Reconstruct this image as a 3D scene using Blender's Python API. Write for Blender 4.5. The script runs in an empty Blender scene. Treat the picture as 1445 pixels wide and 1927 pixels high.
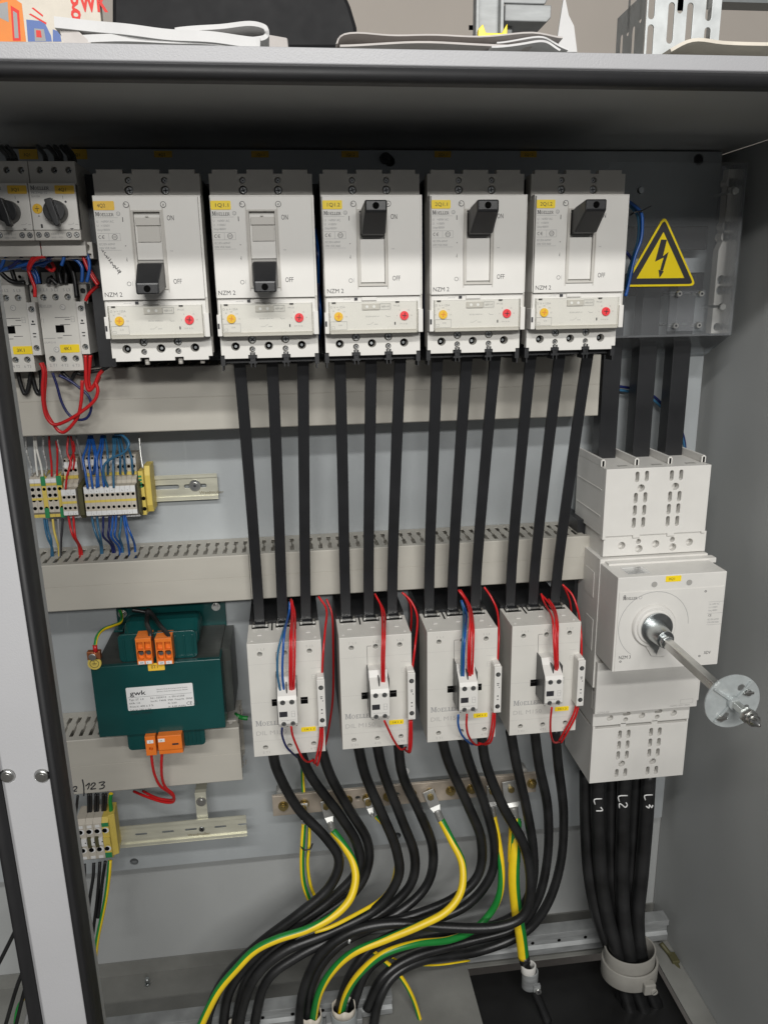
import bpy, bmesh, math, random
from mathutils import Vector, Matrix
random.seed(7)
S = bpy.context.scene
COL = S.collection
ZOFF = 1500.0            # the lens is 1.5 m above the room floor; everything below is in millimetres

# ------------------------------------------------------------------ camera, world, lamps, exposure
def cam_axes(p, y, r):
    p, y, r = map(math.radians, (p, y, r))
    fw = Vector((math.sin(y)*math.cos(p), math.cos(y)*math.cos(p), math.sin(p)))
    rt = Vector((math.cos(y), -math.sin(y), 0)); up = rt.cross(fw)
    return rt*math.cos(r)+up*math.sin(r), up*math.cos(r)-rt*math.sin(r), fw
RT, UP, FW = cam_axes(-15.5, 6.8, -1.0)
FPX, CX, CY = 1461.0, 722.5, 963.5
cam_d = bpy.data.cameras.new('camera'); cam = bpy.data.objects.new('camera', cam_d); COL.objects.link(cam)
cam.matrix_world = Matrix(((RT.x, UP.x, -FW.x, 0), (RT.y, UP.y, -FW.y, 0), (RT.z, UP.z, -FW.z, ZOFF*.001), (0, 0, 0, 1)))
cam_d.sensor_fit = 'VERTICAL'; cam_d.sensor_height = 36; cam_d.lens = 36*FPX/1927
cam_d.clip_start = .02; cam_d.clip_end = 60
S.camera = cam
w = bpy.data.worlds.new('World'); S.world = w; w.use_nodes = True
bg = w.node_tree.nodes['Background']; bg.inputs[0].default_value = (.93, .96, 1.0, 1); bg.inputs[1].default_value = .145
def lamp(name, loc, size, sy, power, col, target):
    d = bpy.data.lights.new(name, 'AREA'); d.shape = 'RECTANGLE'; d.size = size; d.size_y = sy
    d.energy = power; d.color = col
    o = bpy.data.objects.new(name, d); COL.objects.link(o)
    o.location = Vector((loc[0], loc[1], loc[2]+ZOFF))*.001
    t = Vector((target[0], target[1], target[2]+ZOFF))*.001
    o.rotation_euler = (t-o.location).to_track_quat('-Z', 'Y').to_euler()
lamp('ceiling_tube_far', (200, -1800, 810), 1.5, .12, 44, (1, .985, .955), (100, 900, -200))
lamp('ceiling_tube_near', (-60, -600, 930), 1.1, .08, 21, (1, .985, .96), (50, 900, -400))
S.view_settings.view_transform = 'Standard'; S.view_settings.look = 'None'
S.view_settings.exposure = 0; S.view_settings.gamma = 1; S.view_settings.use_curve_mapping = False
S.render.engine = 'CYCLES'
S.cycles.max_bounces = 7; S.cycles.transparent_max_bounces = 12

# ------------------------------------------------------------------ materials
def mat(name, col, rough=.5, metal=0., var=.06, nscale=60., bump=.0, bscale=900., coat=0., spec=.5, stretch=None):
    m = bpy.data.materials.new(name); m.use_nodes = True; nt = m.node_tree; N = nt.nodes; L = nt.links
    b = N['Principled BSDF']; b.inputs['Roughness'].default_value = rough; b.inputs['Metallic'].default_value = metal
    b.inputs['Specular IOR Level'].default_value = spec
    b.inputs['Coat Weight'].default_value = coat
    tc = N.new('ShaderNodeTexCoord'); mp = N.new('ShaderNodeMapping')
    if stretch: mp.inputs['Scale'].default_value = stretch
    L.new(tc.outputs['Object'], mp.inputs['Vector'])
    nz = N.new('ShaderNodeTexNoise'); nz.inputs['Scale'].default_value = nscale; nz.inputs['Detail'].default_value = 6
    L.new(mp.outputs[0], nz.inputs['Vector'])
    r = N.new('ShaderNodeValToRGB'); c = Vector(col[:3])
    r.color_ramp.elements[0].position = .3; r.color_ramp.elements[1].position = .7
    r.color_ramp.elements[0].color = (*(c*(1-var)), 1); r.color_ramp.elements[1].color = (*[min(1, v*(1+var)) for v in c], 1)
    L.new(nz.outputs['Fac'], r.inputs['Fac']); L.new(r.outputs['Color'], b.inputs['Base Color'])
    mr = N.new('ShaderNodeMapRange'); mr.inputs['To Min'].default_value = max(.02, rough-.07); mr.inputs['To Max'].default_value = min(1, rough+.09)
    L.new(nz.outputs['Fac'], mr.inputs['Value']); L.new(mr.outputs[0], b.inputs['Roughness'])
    if bump:
        n2 = N.new('ShaderNodeTexNoise'); n2.inputs['Scale'].default_value = bscale; n2.inputs['Detail'].default_value = 3
        L.new(tc.outputs['Object'], n2.inputs['Vector'])
        bp = N.new('ShaderNodeBump'); bp.inputs['Strength'].default_value = bump; bp.inputs['Distance'].default_value = .0006
        L.new(n2.outputs['Fac'], bp.inputs['Height']); L.new(bp.outputs[0], b.inputs['Normal'])
    return m
def marks(m, scale, stretch, amount, light):
    """sparse scratches and smudges mixed into the base colour of a painted sheet"""
    nt = m.node_tree; N = nt.nodes; L = nt.links; b = N['Principled BSDF']; src = b.inputs['Base Color'].links[0].from_socket
    tc = N.new('ShaderNodeTexCoord'); mp = N.new('ShaderNodeMapping'); mp.inputs['Scale'].default_value = stretch; mp.inputs['Rotation'].default_value = (.2, .35, .1)
    L.new(tc.outputs['Object'], mp.inputs['Vector']); nz = N.new('ShaderNodeTexNoise'); nz.inputs['Scale'].default_value = scale; nz.inputs['Detail'].default_value = 8; nz.inputs['Roughness'].default_value = .7
    L.new(mp.outputs[0], nz.inputs['Vector']); mr = N.new('ShaderNodeMapRange'); mr.inputs['From Min'].default_value = .62; mr.inputs['From Max'].default_value = .74; mr.inputs['To Max'].default_value = amount
    L.new(nz.outputs['Fac'], mr.inputs['Value']); mx = N.new('ShaderNodeMix'); mx.data_type = 'RGBA'; mx.inputs['B'].default_value = (*light, 1)
    L.new(mr.outputs[0], mx.inputs['Factor']); L.new(src, mx.inputs['A']); L.new(mx.outputs['Result'], b.inputs['Base Color'])
def clear(name, tint, gl=.12, haze=0.):
    m = bpy.data.materials.new(name); m.use_nodes = True; nt = m.node_tree; N = nt.nodes; L = nt.links
    N.remove(N['Principled BSDF']); out = N['Material Output']
    t = N.new('ShaderNodeBsdfTransparent'); g = N.new('ShaderNodeBsdfGlossy'); mx = N.new('ShaderNodeMixShader')
    nz = N.new('ShaderNodeTexNoise'); nz.inputs['Scale'].default_value = 40
    mr = N.new('ShaderNodeMapRange'); mr.inputs['To Min'].default_value = .05; mr.inputs['To Max'].default_value = .2
    L.new(nz.outputs['Fac'], mr.inputs['Value']); L.new(mr.outputs[0], g.inputs['Roughness'])
    lw = N.new('ShaderNodeLayerWeight'); lw.inputs['Blend'].default_value = gl
    t.inputs['Color'].default_value = (*tint, 1); g.inputs['Color'].default_value = (.9, .9, .9, 1)
    L.new(lw.outputs['Fresnel'], mx.inputs['Fac']); L.new(t.outputs[0], mx.inputs[1]); L.new(g.outputs[0], mx.inputs[2])
    if haze:
        df = N.new('ShaderNodeBsdfDiffuse'); df.inputs['Color'].default_value = (.8, .82, .84, 1); m2 = N.new('ShaderNodeMixShader'); m2.inputs['Fac'].default_value = haze
        L.new(mx.outputs[0], m2.inputs[1]); L.new(df.outputs[0], m2.inputs[2]); mx = m2
    L.new(mx.outputs[0], out.inputs['Surface'])
    return m
M = dict(
 white=mat('white_plastic', (.66, .645, .61), .42, var=.025, nscale=35, bump=.10, bscale=2500),
 white2=mat('warm_white_plastic', (.62, .605, .56), .42, var=.03, nscale=35, bump=.10, bscale=2500),
 body=mat('grey_white_plastic', (.54, .52, .48), .5, var=.03, nscale=35, bump=.1, bscale=2500),
 pale=mat('pale_moulding', (.50, .48, .44), .5, var=.02),
 recess=mat('recess_plastic', (.36, .35, .325), .5, var=.03),
 duct=mat('duct_pvc', (.435, .415, .365), .5, var=.035, nscale=12, bump=.06, bscale=700, stretch=(1, 1, 3)),
 plate=mat('galvanised_plate', (.43, .455, .465), .42, metal=.25, var=.11, nscale=7, bump=.12, bscale=260),
 paint=mat('grey_cabinet_paint', (.385, .395, .39), .5, var=.04, nscale=6, bump=.25, bscale=700),
 paintm=mat('pillar_paint', (.46, .46, .47), .45, var=.03, nscale=8, bump=.3, bscale=900), paintw=mat('darkened_rail_paint', (.33, .33, .34), .45, var=.03, nscale=8, bump=.3, bscale=900),  # rail copy of the pillar paint is darkened to offset the lamp
 gasket=mat('black_foam_gasket', (.012, .012, .013), .6, bump=.2, bscale=1500),
 black=mat('black_plastic', (.014, .0145, .016), .38, var=.15, bump=.1, bscale=2500),
 blackm=mat('black_insulation', (.013, .0135, .015), .34, var=.2, nscale=20, bump=.1, bscale=1200),
 cable=mat('black_cable_sheath', (.012, .0122, .0125), .36, var=.6, nscale=25, bump=.18, bscale=420),
 hole=mat('deep_hole', (.0015, .0015, .0015), .9, spec=.1),
 ink=mat('black_print', (.02, .02, .025), .6),
 grink=mat('grey_print', (.30, .30, .30), .6),
 faint=mat('faint_print', (.43, .42, .40), .6),
 yellow=mat('yellow_tag', (.90, .66, .012), .5, var=.03),
 yell2=mat('shaded_yellow_tag', (.80, .50, .045), .5, var=.03),  # duller copy of the tag yellow, shade put into the colour
 ydial=mat('yellow_dial', (.80, .48, .02), .45), rdial=mat('red_dial', (.78, .035, .05), .45),
 metal=mat('zinc_plated_steel', (.62, .62, .60), .28, metal=1, var=.15, nscale=40),
 dmetal=mat('passivated_steel', (.45, .47, .47), .3, metal=1, var=.2, nscale=60),
 galv=mat('dull_galvanised_steel', (.33, .34, .34), .6, metal=.5, var=.2, nscale=30, stretch=(1, 1, 5)),
 rail=mat('yellow_chromated_rail', (.62, .61, .50), .34, metal=.45, var=.12, nscale=25, stretch=(1, 6, 6)),
 copper=mat('tinned_copper_bar', (.52, .45, .37), .42, metal=.6, var=.25, nscale=30),
 brass=mat('brass_bolt', (.42, .33, .14), .32, metal=.9, var=.2, nscale=50),
 cu=mat('copper_clamp', (.55, .2, .09), .35, metal=.8),
 tgreen=mat('transformer_green', (.003, .052, .050), .30, var=.12, nscale=20, bump=.1, bscale=300, coat=.2),
 core=mat('laminated_core', (.06, .065, .06), .42, metal=.3, var=.25, nscale=20, stretch=(1, 12, 1)),
 orange=mat('orange_plastic', (.72, .175, .02), .42, var=.05),
 wred=mat('red_wire', (.52, .012, .014), .33), wblue=mat('blue_wire', (.012, .085, .33), .33),
 wdark=mat('dark_blue_wire', (.008, .014, .09), .33), wcyan=mat('petrol_blue_wire', (.03, .12, .22), .35),
 wwhite=mat('white_wire', (.7, .69, .64), .4), wgrey=mat('grey_wire', (.25, .25, .25), .4),
 wshield=mat('braided_shield', (.55, .55, .53), .35, metal=.6, var=.5, nscale=500),
 wbrown=mat('brown_wire', (.08, .05, .03), .4),
 gy_y=mat('earth_yellow', (.85, .60, .015), .38), gy_g=mat('earth_green', (.012, .21, .035), .38),
 tgrey=mat('terminal_beige', (.50, .46, .39), .5), tyel=mat('terminal_yellow', (.62, .48, .10), .5), tgrn=mat('terminal_green', (.02, .22, .08), .5),
 olive=mat('olive_end_plate', (.075, .07, .03), .5),
 lug=mat('tinned_lug', (.46, .46, .44), .42, metal=.7, var=.12), galvp=mat('bright_galvanised_sheet', (.52, .54, .54), .4, metal=.35, var=.12, nscale=60),
 floorp=mat('darker_floor_paint', (.20, .20, .185), .6, var=.2, nscale=12, bump=.3, bscale=300), matte=mat('matte_black', (.010, .010, .011), .6, spec=.2),  # floor paint darker and more mottled than the cabinet paint
 paper=mat('paper', (.55, .545, .54), .7, var=.03, bump=.1, bscale=200), newsp=mat('greyish_paper', (.46, .43, .41), .8, var=.06),
 cream=mat('cream_card', (.60, .55, .47), .6), wall=mat('beige_wall', (.72, .65, .575), .8, var=.03, nscale=4, bump=.2, bscale=200),
 floor=mat('room_floor', (.18, .17, .16), .7), greycl=mat('grey_clamp', (.27, .26, .235), .5), lgrey=mat('grey_conduit', (.27, .29, .29), .45),
 signy=mat('sign_yellow', (.95, .72, .004), .3, var=.01), white_sheet=mat('white_label', (.72, .72, .71), .5, var=.02),
 clear=clear('clear_acrylic', (.97, .97, .96), .05), smoke=clear('hazed_acrylic', (.97, .975, .98), .06, .045),  # diffuse haze mixed in to brighten the dark view through the cover
 redink=mat('red_print', (.65, .03, .02), .6), blueink=mat('blue_print', (.10, .16, .38), .6), orangeink=mat('orange_print', (.70, .22, .04), .6),
 void=mat('dark_rubber_plate', (.012, .012, .012), .35),
)

marks(M['plate'], 14, (6, 6, .8), .35, (.58, .60, .60)); marks(M['paint'], 10, (3, 3, 1), .22, (.27, .275, .27)); marks(M['duct'], 22, (1, 3, 4), .18, (.36, .33, .28))
marks(M['cable'], 30, (1, 1, .3), .16, (.06, .06, .058)); marks(M['blackm'], 40, (3, 3, .5), .12, (.04, .04, .042)); marks(M['tgreen'], 30, (1, 1, 1), .2, (.02, .09, .085)); marks(M['paintm'], 12, (3, 3, 1), .3, (.48, .47, .46))
marks(M['white'], 30, (2, 2, 1), .10, (.5, .48, .44)); marks(M['white2'], 30, (2, 2, 1), .12, (.48, .46, .41)); marks(M['gy_y'], 40, (1, 1, 1), .25, (.55, .42, .06)); marks(M['paintw'], 16, (1, 3, 3), .3, (.26, .25, .25))
def frosted(name):
    m = mat(name, (.56, .60, .60), .16, metal=.25, var=.1, nscale=120); nt = m.node_tree; b = nt.nodes['Principled BSDF']; b.inputs['Alpha'].default_value = .62; return m
M['frost'] = frosted('frosted_disc_plastic')
# ------------------------------------------------------------------ helpers
def ray(px, py): return RT*((px-CX)/FPX) - UP*((py-CY)/FPX) + FW
def P(px, py, Y):
    d = ray(px, py); return Vector(d*(Y/d.y))
def PZ(px, py, Z):
    d = ray(px, py); return Vector(d*(Z/d.z))
def crop(ox, oy, s): return lambda a, b, Y: P(ox+a/s, oy+b/s, Y)

class MB:
    def __init__(s): s.v = []; s.f = []; s.m = []; s.sm = []
    def add(s, vs, fs, m=0, smooth=False):
        k = len(s.v); s.v += [tuple(v) for v in vs]
        for f in fs: s.f.append([i+k for i in f]); s.m.append(m); s.sm.append(smooth)
        return s
    def box(s, x0, x1, y0, y1, z0, z1, m=0):
        x0, x1 = sorted((x0, x1)); y0, y1 = sorted((y0, y1)); z0, z1 = sorted((z0, z1))
        vs = [(x, y, z) for z in (z0, z1) for y in (y0, y1) for x in (x0, x1)]
        return s.add(vs, [(0, 2, 3, 1), (4, 5, 7, 6), (0, 1, 5, 4), (2, 6, 7, 3), (0, 4, 6, 2), (1, 3, 7, 5)], m)
    def prism(s, poly, a0, a1, m=0, axis='y', smooth=False):
        def mk(p, a): return {'y': (p[0], a, p[1]), 'x': (a, p[0], p[1]), 'z': (p[0], p[1], a)}[axis]
        n = len(poly); k = len(s.v); s.v += [mk(p, a0) for p in poly]+[mk(p, a1) for p in poly]
        for f, sm in [(list(range(n)), False), (list(range(n, 2*n))[::-1], False)]+[([i, (i+1) % n, n+(i+1) % n, n+i], smooth) for i in range(n)]:
            s.f.append([i+k for i in f]); s.m.append(m); s.sm.append(sm)
        return s
    def cyl(s, c, r, h, axis='y', n=20, m=0, r2=None):
        """cylinder from c along +axis by h"""
        r2 = r if r2 is None else r2; vs = []
        A = {'x': (Vector((1, 0, 0)), Vector((0, 1, 0)), Vector((0, 0, 1))), 'y': (Vector((0, 1, 0)), Vector((0, 0, 1)), Vector((1, 0, 0))), 'z': (Vector((0, 0, 1)), Vector((1, 0, 0)), Vector((0, 1, 0)))}[axis]
        c = Vector(c)
        for k, rr in ((0, r), (h, r2)):
            for i in range(n):
                t = 2*math.pi*i/n; vs.append(c+A[0]*k+A[1]*(rr*math.cos(t))+A[2]*(rr*math.sin(t)))
        lo = list(range(n))[::-1]; hi = list(range(n, 2*n))
        sides = [(i, (i+1) % n, n+(i+1) % n, n+i) for i in range(n)]
        if h < 0: lo = lo[::-1]; hi = hi[::-1]; sides = [q[::-1] for q in sides]
        s.add(vs, [lo, hi], m); k = len(s.v)-2*n
        for f in sides: s.f.append([i+k for i in f]); s.m.append(m); s.sm.append(True)
        return s
    def hexa(s, lo, hi, m=0):
        """8 corner solid: lo = 4 points, hi = 4 points"""
        return s.add(list(lo)+list(hi), [(3, 2, 1, 0), (4, 5, 6, 7), (0, 1, 5, 4), (1, 2, 6, 5), (2, 3, 7, 6), (3, 0, 4, 7)], m)
    def mesh(s, me, x, y, z, m=0, rot=0., sx=1.):
        """append a mesh lying in its local XY plane, put upright in the xz plane"""
        c, sn = math.cos(rot), math.sin(rot)
        vs = [(x+(v.co.x*sx*c-v.co.y*sn), y+v.co.z, z+(v.co.x*sx*sn+v.co.y*c)) for v in me.vertices]
        return s.add(vs, [tuple(p.vertices) for p in me.polygons], m)
    def tube(s, pts, r, n=10, m=0, stripe=None, twist=0., phase=0., sub=8, caps=True, flat=1., tf=1.):
        pts = [Vector(p) for p in pts]; path = []
        if sub > 1 and len(pts) > 2:
            e = [pts[0]*2-pts[1]]+pts+[pts[-1]*2-pts[-2]]
            for i in range(1, len(e)-2):
                p0, p1, p2, p3 = e[i-1:i+3]
                for k in range(sub):
                    t = k/sub
                    path.append(.5*((2*p1)+(p2-p0)*t+(2*p0-5*p1+4*p2-p3)*t*t+(3*p1-p0-3*p2+p3)*t**3))
            path.append(pts[-1])
        else: path = pts
        L = len(path); T = [(path[min(i+1, L-1)]-path[max(i-1, 0)]).normalized() for i in range(L)]
        u = T[0].orthogonal().normalized() if abs(T[0].y) > .9 else T[0].cross(Vector((0, 1, 0))).normalized()
        base = len(s.v)
        for i in range(L):
            u = (u-T[i]*u.dot(T[i])).normalized(); v = T[i].cross(u)
            for k in range(n):
                a = 2*math.pi*k/n + phase + twist*min(1, i/max(1, L-1)/tf)
                s.v.append(tuple(path[i]+u*(r*math.cos(a))+v*(r*flat*math.sin(a))))
        for i in range(L-1):
            for k in range(n):
                a = base+i*n+k; b = base+i*n+(k+1) % n
                s.f.append([a, b, b+n, a+n]); s.sm.append(True)
                s.m.append((1 if k < n*stripe else 0) if stripe else m)
        if caps:
            s.f.append([base+k for k in range(n)][::-1]); s.m.append(m); s.sm.append(False)
            s.f.append([base+(L-1)*n+k for k in range(n)]); s.m.append(m); s.sm.append(False)
        return s
    def build(s, name, mats, parent=None, bevel=0., kind=None):
        o0 = Vector(parent['_o']) if parent is not None and '_o' in parent else (Vector((0, 0, 0)))
        me = bpy.data.meshes.new(name)
        off = Vector((0, 0, 0)) if parent is not None and '_o' in parent else Vector((0, 0, ZOFF))
        me.from_pydata([((v[0]-o0.x+off.x)*.001, (v[1]-o0.y+off.y)*.001, (v[2]-o0.z+off.z)*.001) for v in s.v], [], s.f)
        if not isinstance(mats, (list, tuple)): mats = [mats]
        for m_ in mats: me.materials.append(M[m_])
        me.polygons.foreach_set('material_index', s.m); me.polygons.foreach_set('use_smooth', s.sm)
        bm = bmesh.new(); bm.from_mesh(me); bmesh.ops.recalc_face_normals(bm, faces=bm.faces); bm.to_mesh(me); bm.free(); me.update()
        o = bpy.data.objects.new(name, me); COL.objects.link(o)
        if parent is not None:
            o.parent = parent; o['_o'] = tuple(o0)
        if bevel:
            b = o.modifiers.new('bevel', 'BEVEL'); b.width = bevel*.001; b.segments = 2; b.limit_method = 'ANGLE'; b.angle_limit = math.radians(40)
            b.use_clamp_overlap = True; b.harden_normals = False
        return o

def thing(name, loc, label, cat, group=None):
    o = bpy.data.objects.new(name, None); COL.objects.link(o); o.empty_display_size = .01
    o.location = (loc[0]*.001, loc[1]*.001, (loc[2]+ZOFF)*.001)
    o['_o'] = tuple(loc); o['label'] = label; o['category'] = cat
    if group: o['group'] = group
    return o
def tag(o, label, cat, group=None):
    o['label'] = label; o['category'] = cat
    if group: o['group'] = group
    return o
def solo(name, mb, mats, label, cat, group=None, bevel=0.):
    """a thing that is one mesh: its origin is moved to the middle of its base"""
    xs = [v[0] for v in mb.v]; ys = [v[1] for v in mb.v]; zs = [v[2] for v in mb.v]
    c = ((min(xs)+max(xs))/2, (min(ys)+max(ys))/2, min(zs))
    mb.v = [(v[0]-c[0], v[1]-c[1], v[2]-c[2]-ZOFF) for v in mb.v]
    o = mb.build(name, mats, None, bevel)
    o.location = (c[0]*.001, c[1]*.001, (c[2]+ZOFF)*.001)
    return tag(o, label, cat, group)
def copy_tree(o, parent=None):
    c = o.copy(); COL.objects.link(c); c.parent = parent
    for ch in list(o.children): copy_tree(ch, c)
    return c
def curve_mesh(cu):
    o = bpy.data.objects.new('tmp', cu); COL.objects.link(o)
    dg = bpy.context.evaluated_depsgraph_get(); dg.update()
    me = bpy.data.meshes.new_from_object(o.evaluated_get(dg)); bpy.data.objects.remove(o); bpy.data.curves.remove(cu)
    return me
_tc = {}
def tmesh(txt, size, align='LEFT', bold=0.):
    k = (txt, round(size, 3), align, bold)
    if k not in _tc:
        cu = bpy.data.curves.new('t', 'FONT'); cu.body = txt; cu.size = size; cu.align_x = align; cu.resolution_u = 2; cu.offset = bold*size
        _tc[k] = curve_mesh(cu)
    return _tc[k]
def text(mb, txt, x, z, y, h, m=0, width=None, rot=0., bold=0., align='LEFT'):
    """capital height h (mm), baseline-left at x,z, facing -y at depth y"""
    me = tmesh(txt, h/.70, align, bold); sx = 1.
    if width:
        xs = [v.co.x for v in me.vertices]; sx = width/max(.01, max(xs)-min(xs))
    mb.mesh(me, x, y, z, m, rot, sx)
def panel(mb, outline, holes, y, depth, m=0, bev=.35):
    """flat front (facing -y at depth y) with real openings. holes: (x,z,r) or polygon list"""
    cu = bpy.data.curves.new('p', 'CURVE'); cu.dimensions = '2D'; cu.fill_mode = 'BOTH'
    cu.extrude = max(.01, depth/2-bev); cu.bevel_depth = bev; cu.bevel_resolution = 1; cu.offset = -bev
    def sp(pts):
        q = cu.splines.new('POLY'); q.points.add(len(pts)-1); q.use_cyclic_u = True
        for p, t in zip(q.points, pts): p.co = (t[0], t[1], 0, 1)
    sp(outline)
    for h in holes:
        if len(h) == 3 and not isinstance(h[0], (tuple, list)):
            sp([(h[0]+h[2]*math.cos(2*math.pi*i/16), h[1]+h[2]*math.sin(2*math.pi*i/16)) for i in range(16)])
        else: sp(h)
    me = curve_mesh(cu)
    vs = [(v.co.x, y+depth/2-v.co.z, v.co.y) for v in me.vertices]
    mb.add(vs, [tuple(p.vertices) for p in me.polygons], m)
def rect(x0, x1, z0, z1): return [(x0, z0), (x1, z0), (x1, z1), (x0, z1)]
def slot(cx, cz, w, h, n=6):
    r = w/2; p = []
    for i in range(n+1): a = math.pi*i/n; p.append((cx+r*math.cos(a), cz+h/2-r+r*math.sin(a)))
    for i in range(n+1): a = math.pi+math.pi*i/n; p.append((cx+r*math.cos(a), cz-h/2+r+r*math.sin(a)))
    return p
def hslot(cx, cz, w, h): return [(cx+(q[1]), cz+(q[0])) for q in slot(0, 0, h, w)]
def slab(mb, word, x, z, y, h, width, m=0):
    """slab-serif small capitals"""
    def q(pts, ox, k, hh): mb.add([(ox+a*k, y, z+b*hh) for a, b in pts], [tuple(range(len(pts)))[::-1]], m)
    G = {'M': (1.15, [[(0, 0), (.34, 0), (.34, .1), (0, .1)], [(.10, 0), (.24, 0), (.24, 1), (.10, 1)], [(0, .9), (.3, .9), (.3, 1), (0, 1)],
                      [(.12, 1), (.34, 1), (.62, .1), (.48, .1)], [(.52, .1), (.6, .1), (.92, 1), (.8, 1)], [(.8, 0), (1, 0), (1, 1), (.8, 1)], [(.7, 0), (1.1, 0), (1.1, .1), (.7, .1)], [(.8, .9), (1.1, .9), (1.1, 1), (.8, 1)]]),
         'E': (.85, [[(.1, 0), (.28, 0), (.28, 1), (.1, 1)], [(0, 0), (.75, 0), (.75, .12), (0, .12)], [(0, .88), (.72, .88), (.72, 1), (0, 1)], [(.28, .45), (.55, .45), (.55, .55), (.28, .55)], [(.65, 0), (.75, 0), (.75, .3), (.65, .3)], [(.62, .7), (.72, .7), (.72, 1), (.62, 1)]]),
         'L': (.82, [[(.12, 0), (.3, 0), (.3, 1), (.12, 1)], [(0, 0), (.72, 0), (.72, .12), (0, .12)], [(0, .9), (.42, .9), (.42, 1), (0, 1)], [(.62, 0), (.72, 0), (.72, .32), (.62, .32)]]),
         'R': (.95, [[(.1, 0), (.28, 0), (.28, 1), (.1, 1)], [(0, 0), (.38, 0), (.38, .1), (0, .1)], [(0, .9), (.6, .9), (.6, 1), (0, 1)], [(.28, .45), (.62, .45), (.62, .55), (.28, .55)], [(.6, .5), (.76, .55), (.76, .92), (.6, 1)], [(.42, .5), (.6, .5), (.92, 0), (.7, 0)]])}
    adv = [1.15 if c == 'M' else (1.05*.75 if c == 'O' else G[c][0]*.75) for c in word]; k = width/sum(adv); cx = x
    for c, a in zip(word, adv):
        f = 1. if c == 'M' else .75
        if c == 'O':
            n = 14; ro = [(.45+.42*math.cos(t*2*math.pi/n), .5+.52*math.sin(t*2*math.pi/n)) for t in range(n)]; ri = [(.45+.24*math.cos(t*2*math.pi/n), .5+.44*math.sin(t*2*math.pi/n)) for t in range(n)]
            for t in range(n): q([ro[t], ro[(t+1) % n], ri[(t+1) % n], ri[t]], cx, k*f, h*f)
        else:
            for g in G[c][1]: q(g, cx, k*f, h*f)
        cx += a*k
def ringp(mb, x, z, y, r, t, m=0, n=20):
    for i in range(n):
        a, b = 2*math.pi*i/n, 2*math.pi*(i+1)/n
        mb.add([(x+r*math.cos(a), y, z+r*math.sin(a)), (x+r*math.cos(b), y, z+r*math.sin(b)), (x+(r-t)*math.cos(b), y, z+(r-t)*math.sin(b)), (x+(r-t)*math.cos(a), y, z+(r-t)*math.sin(a))], [(3, 2, 1, 0)], m)
def line(mb, x0, z0, x1, z1, y, t=.3, m=0):
    d = Vector((x1-x0, z1-z0)); d.normalize(); n = Vector((-d.y, d.x))*t/2
    mb.add([(x0-n.x, y, z0-n.y), (x1-n.x, y, z1-n.y), (x1+n.x, y, z1+n.y), (x0+n.x, y, z0+n.y)], [(0, 1, 2, 3)], m)
def frame(mb, x0, x1, z0, z1, y, t=.3, m=0):
    for a in ((x0, z0, x1, z0), (x1, z0, x1, z1), (x1, z1, x0, z1), (x0, z1, x0, z0)): line(mb, *a, y, t, m)
def screw(mb, x, z, y, r, m=0, dark=1, a=.6, depth=4):
    """pan head with a real cross cut: head at y, going back"""
    mb.cyl((x, y, z), r*.86, .8, 'y', 16, m, r); mb.cyl((x, y+.8, z), r, depth, 'y', 16, m)
    for k in (0, 1):
        t = a+k*math.pi/2; d = Vector((math.cos(t), math.sin(t)))*r*.72; n = Vector((-math.sin(t), math.cos(t)))*r*.13
        mb.add([(x+d.x+n.x, y-.12, z+d.y+n.y), (x-d.x+n.x, y-.12, z-d.y+n.y), (x-d.x-n.x, y-.12, z-d.y-n.y), (x+d.x-n.x, y-.12, z+d.y-n.y)], [(0, 1, 2, 3), (3, 2, 1, 0)], dark)
def rrect(x0, x1, z0, z1, r, n=4):
    p = []
    for cx, cz, a0 in ((x1-r, z1-r, 0), (x0+r, z1-r, 90), (x0+r, z0+r, 180), (x1-r, z0+r, 270)):
        for i in range(n+1): a = math.radians(a0+90*i/n); p.append((cx+r*math.cos(a), cz+r*math.sin(a)))
    return p
def tagplate(name, txt, x0, x1, z0, z1, y, parent, matn='yellow', th=.5, bold=.0, hfrac=.42, xo=.18):
    o = MB(); o.prism(rrect(x0, x1, z0, z1, min(1., (z1-z0)*.2)), y-th, y, 0); text(o, txt, x0+(x1-x0)*xo, z0+(z1-z0)*.30, y-th-.12, (z1-z0)*hfrac, 1, width=(x1-x0)*(.13*len(txt)), bold=bold)
    return o.build(name, [matn, 'ink'], parent)

# ------------------------------------------------------------------ the room and the cabinet
YF, YP, YB, XR, ZT, ZFL = 655., 1045., 1078., 597., 178., -1070.
YD = 967.                       # face of the wiring ducts
b = MB(); b.box(-3500, 3500, 2300, 2340, -1500, 1400); o = b.build('room_wall', 'wall'); o['kind'] = 'structure'
b = MB(); b.box(-3500, 3500, -3500, 2300, -1540, -1500); o = b.build('room_floor', 'floor'); o['kind'] = 'structure'

cab = thing('switch_cabinet', (150, 860, -1200), 'open grey steel switch cabinet housing all the electrical gear', 'cabinet')
b = MB(); b.box(-800, XR+2, YF+2, YB+4, ZT, ZT+3); b.build('top_panel', 'paint', cab)
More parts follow.
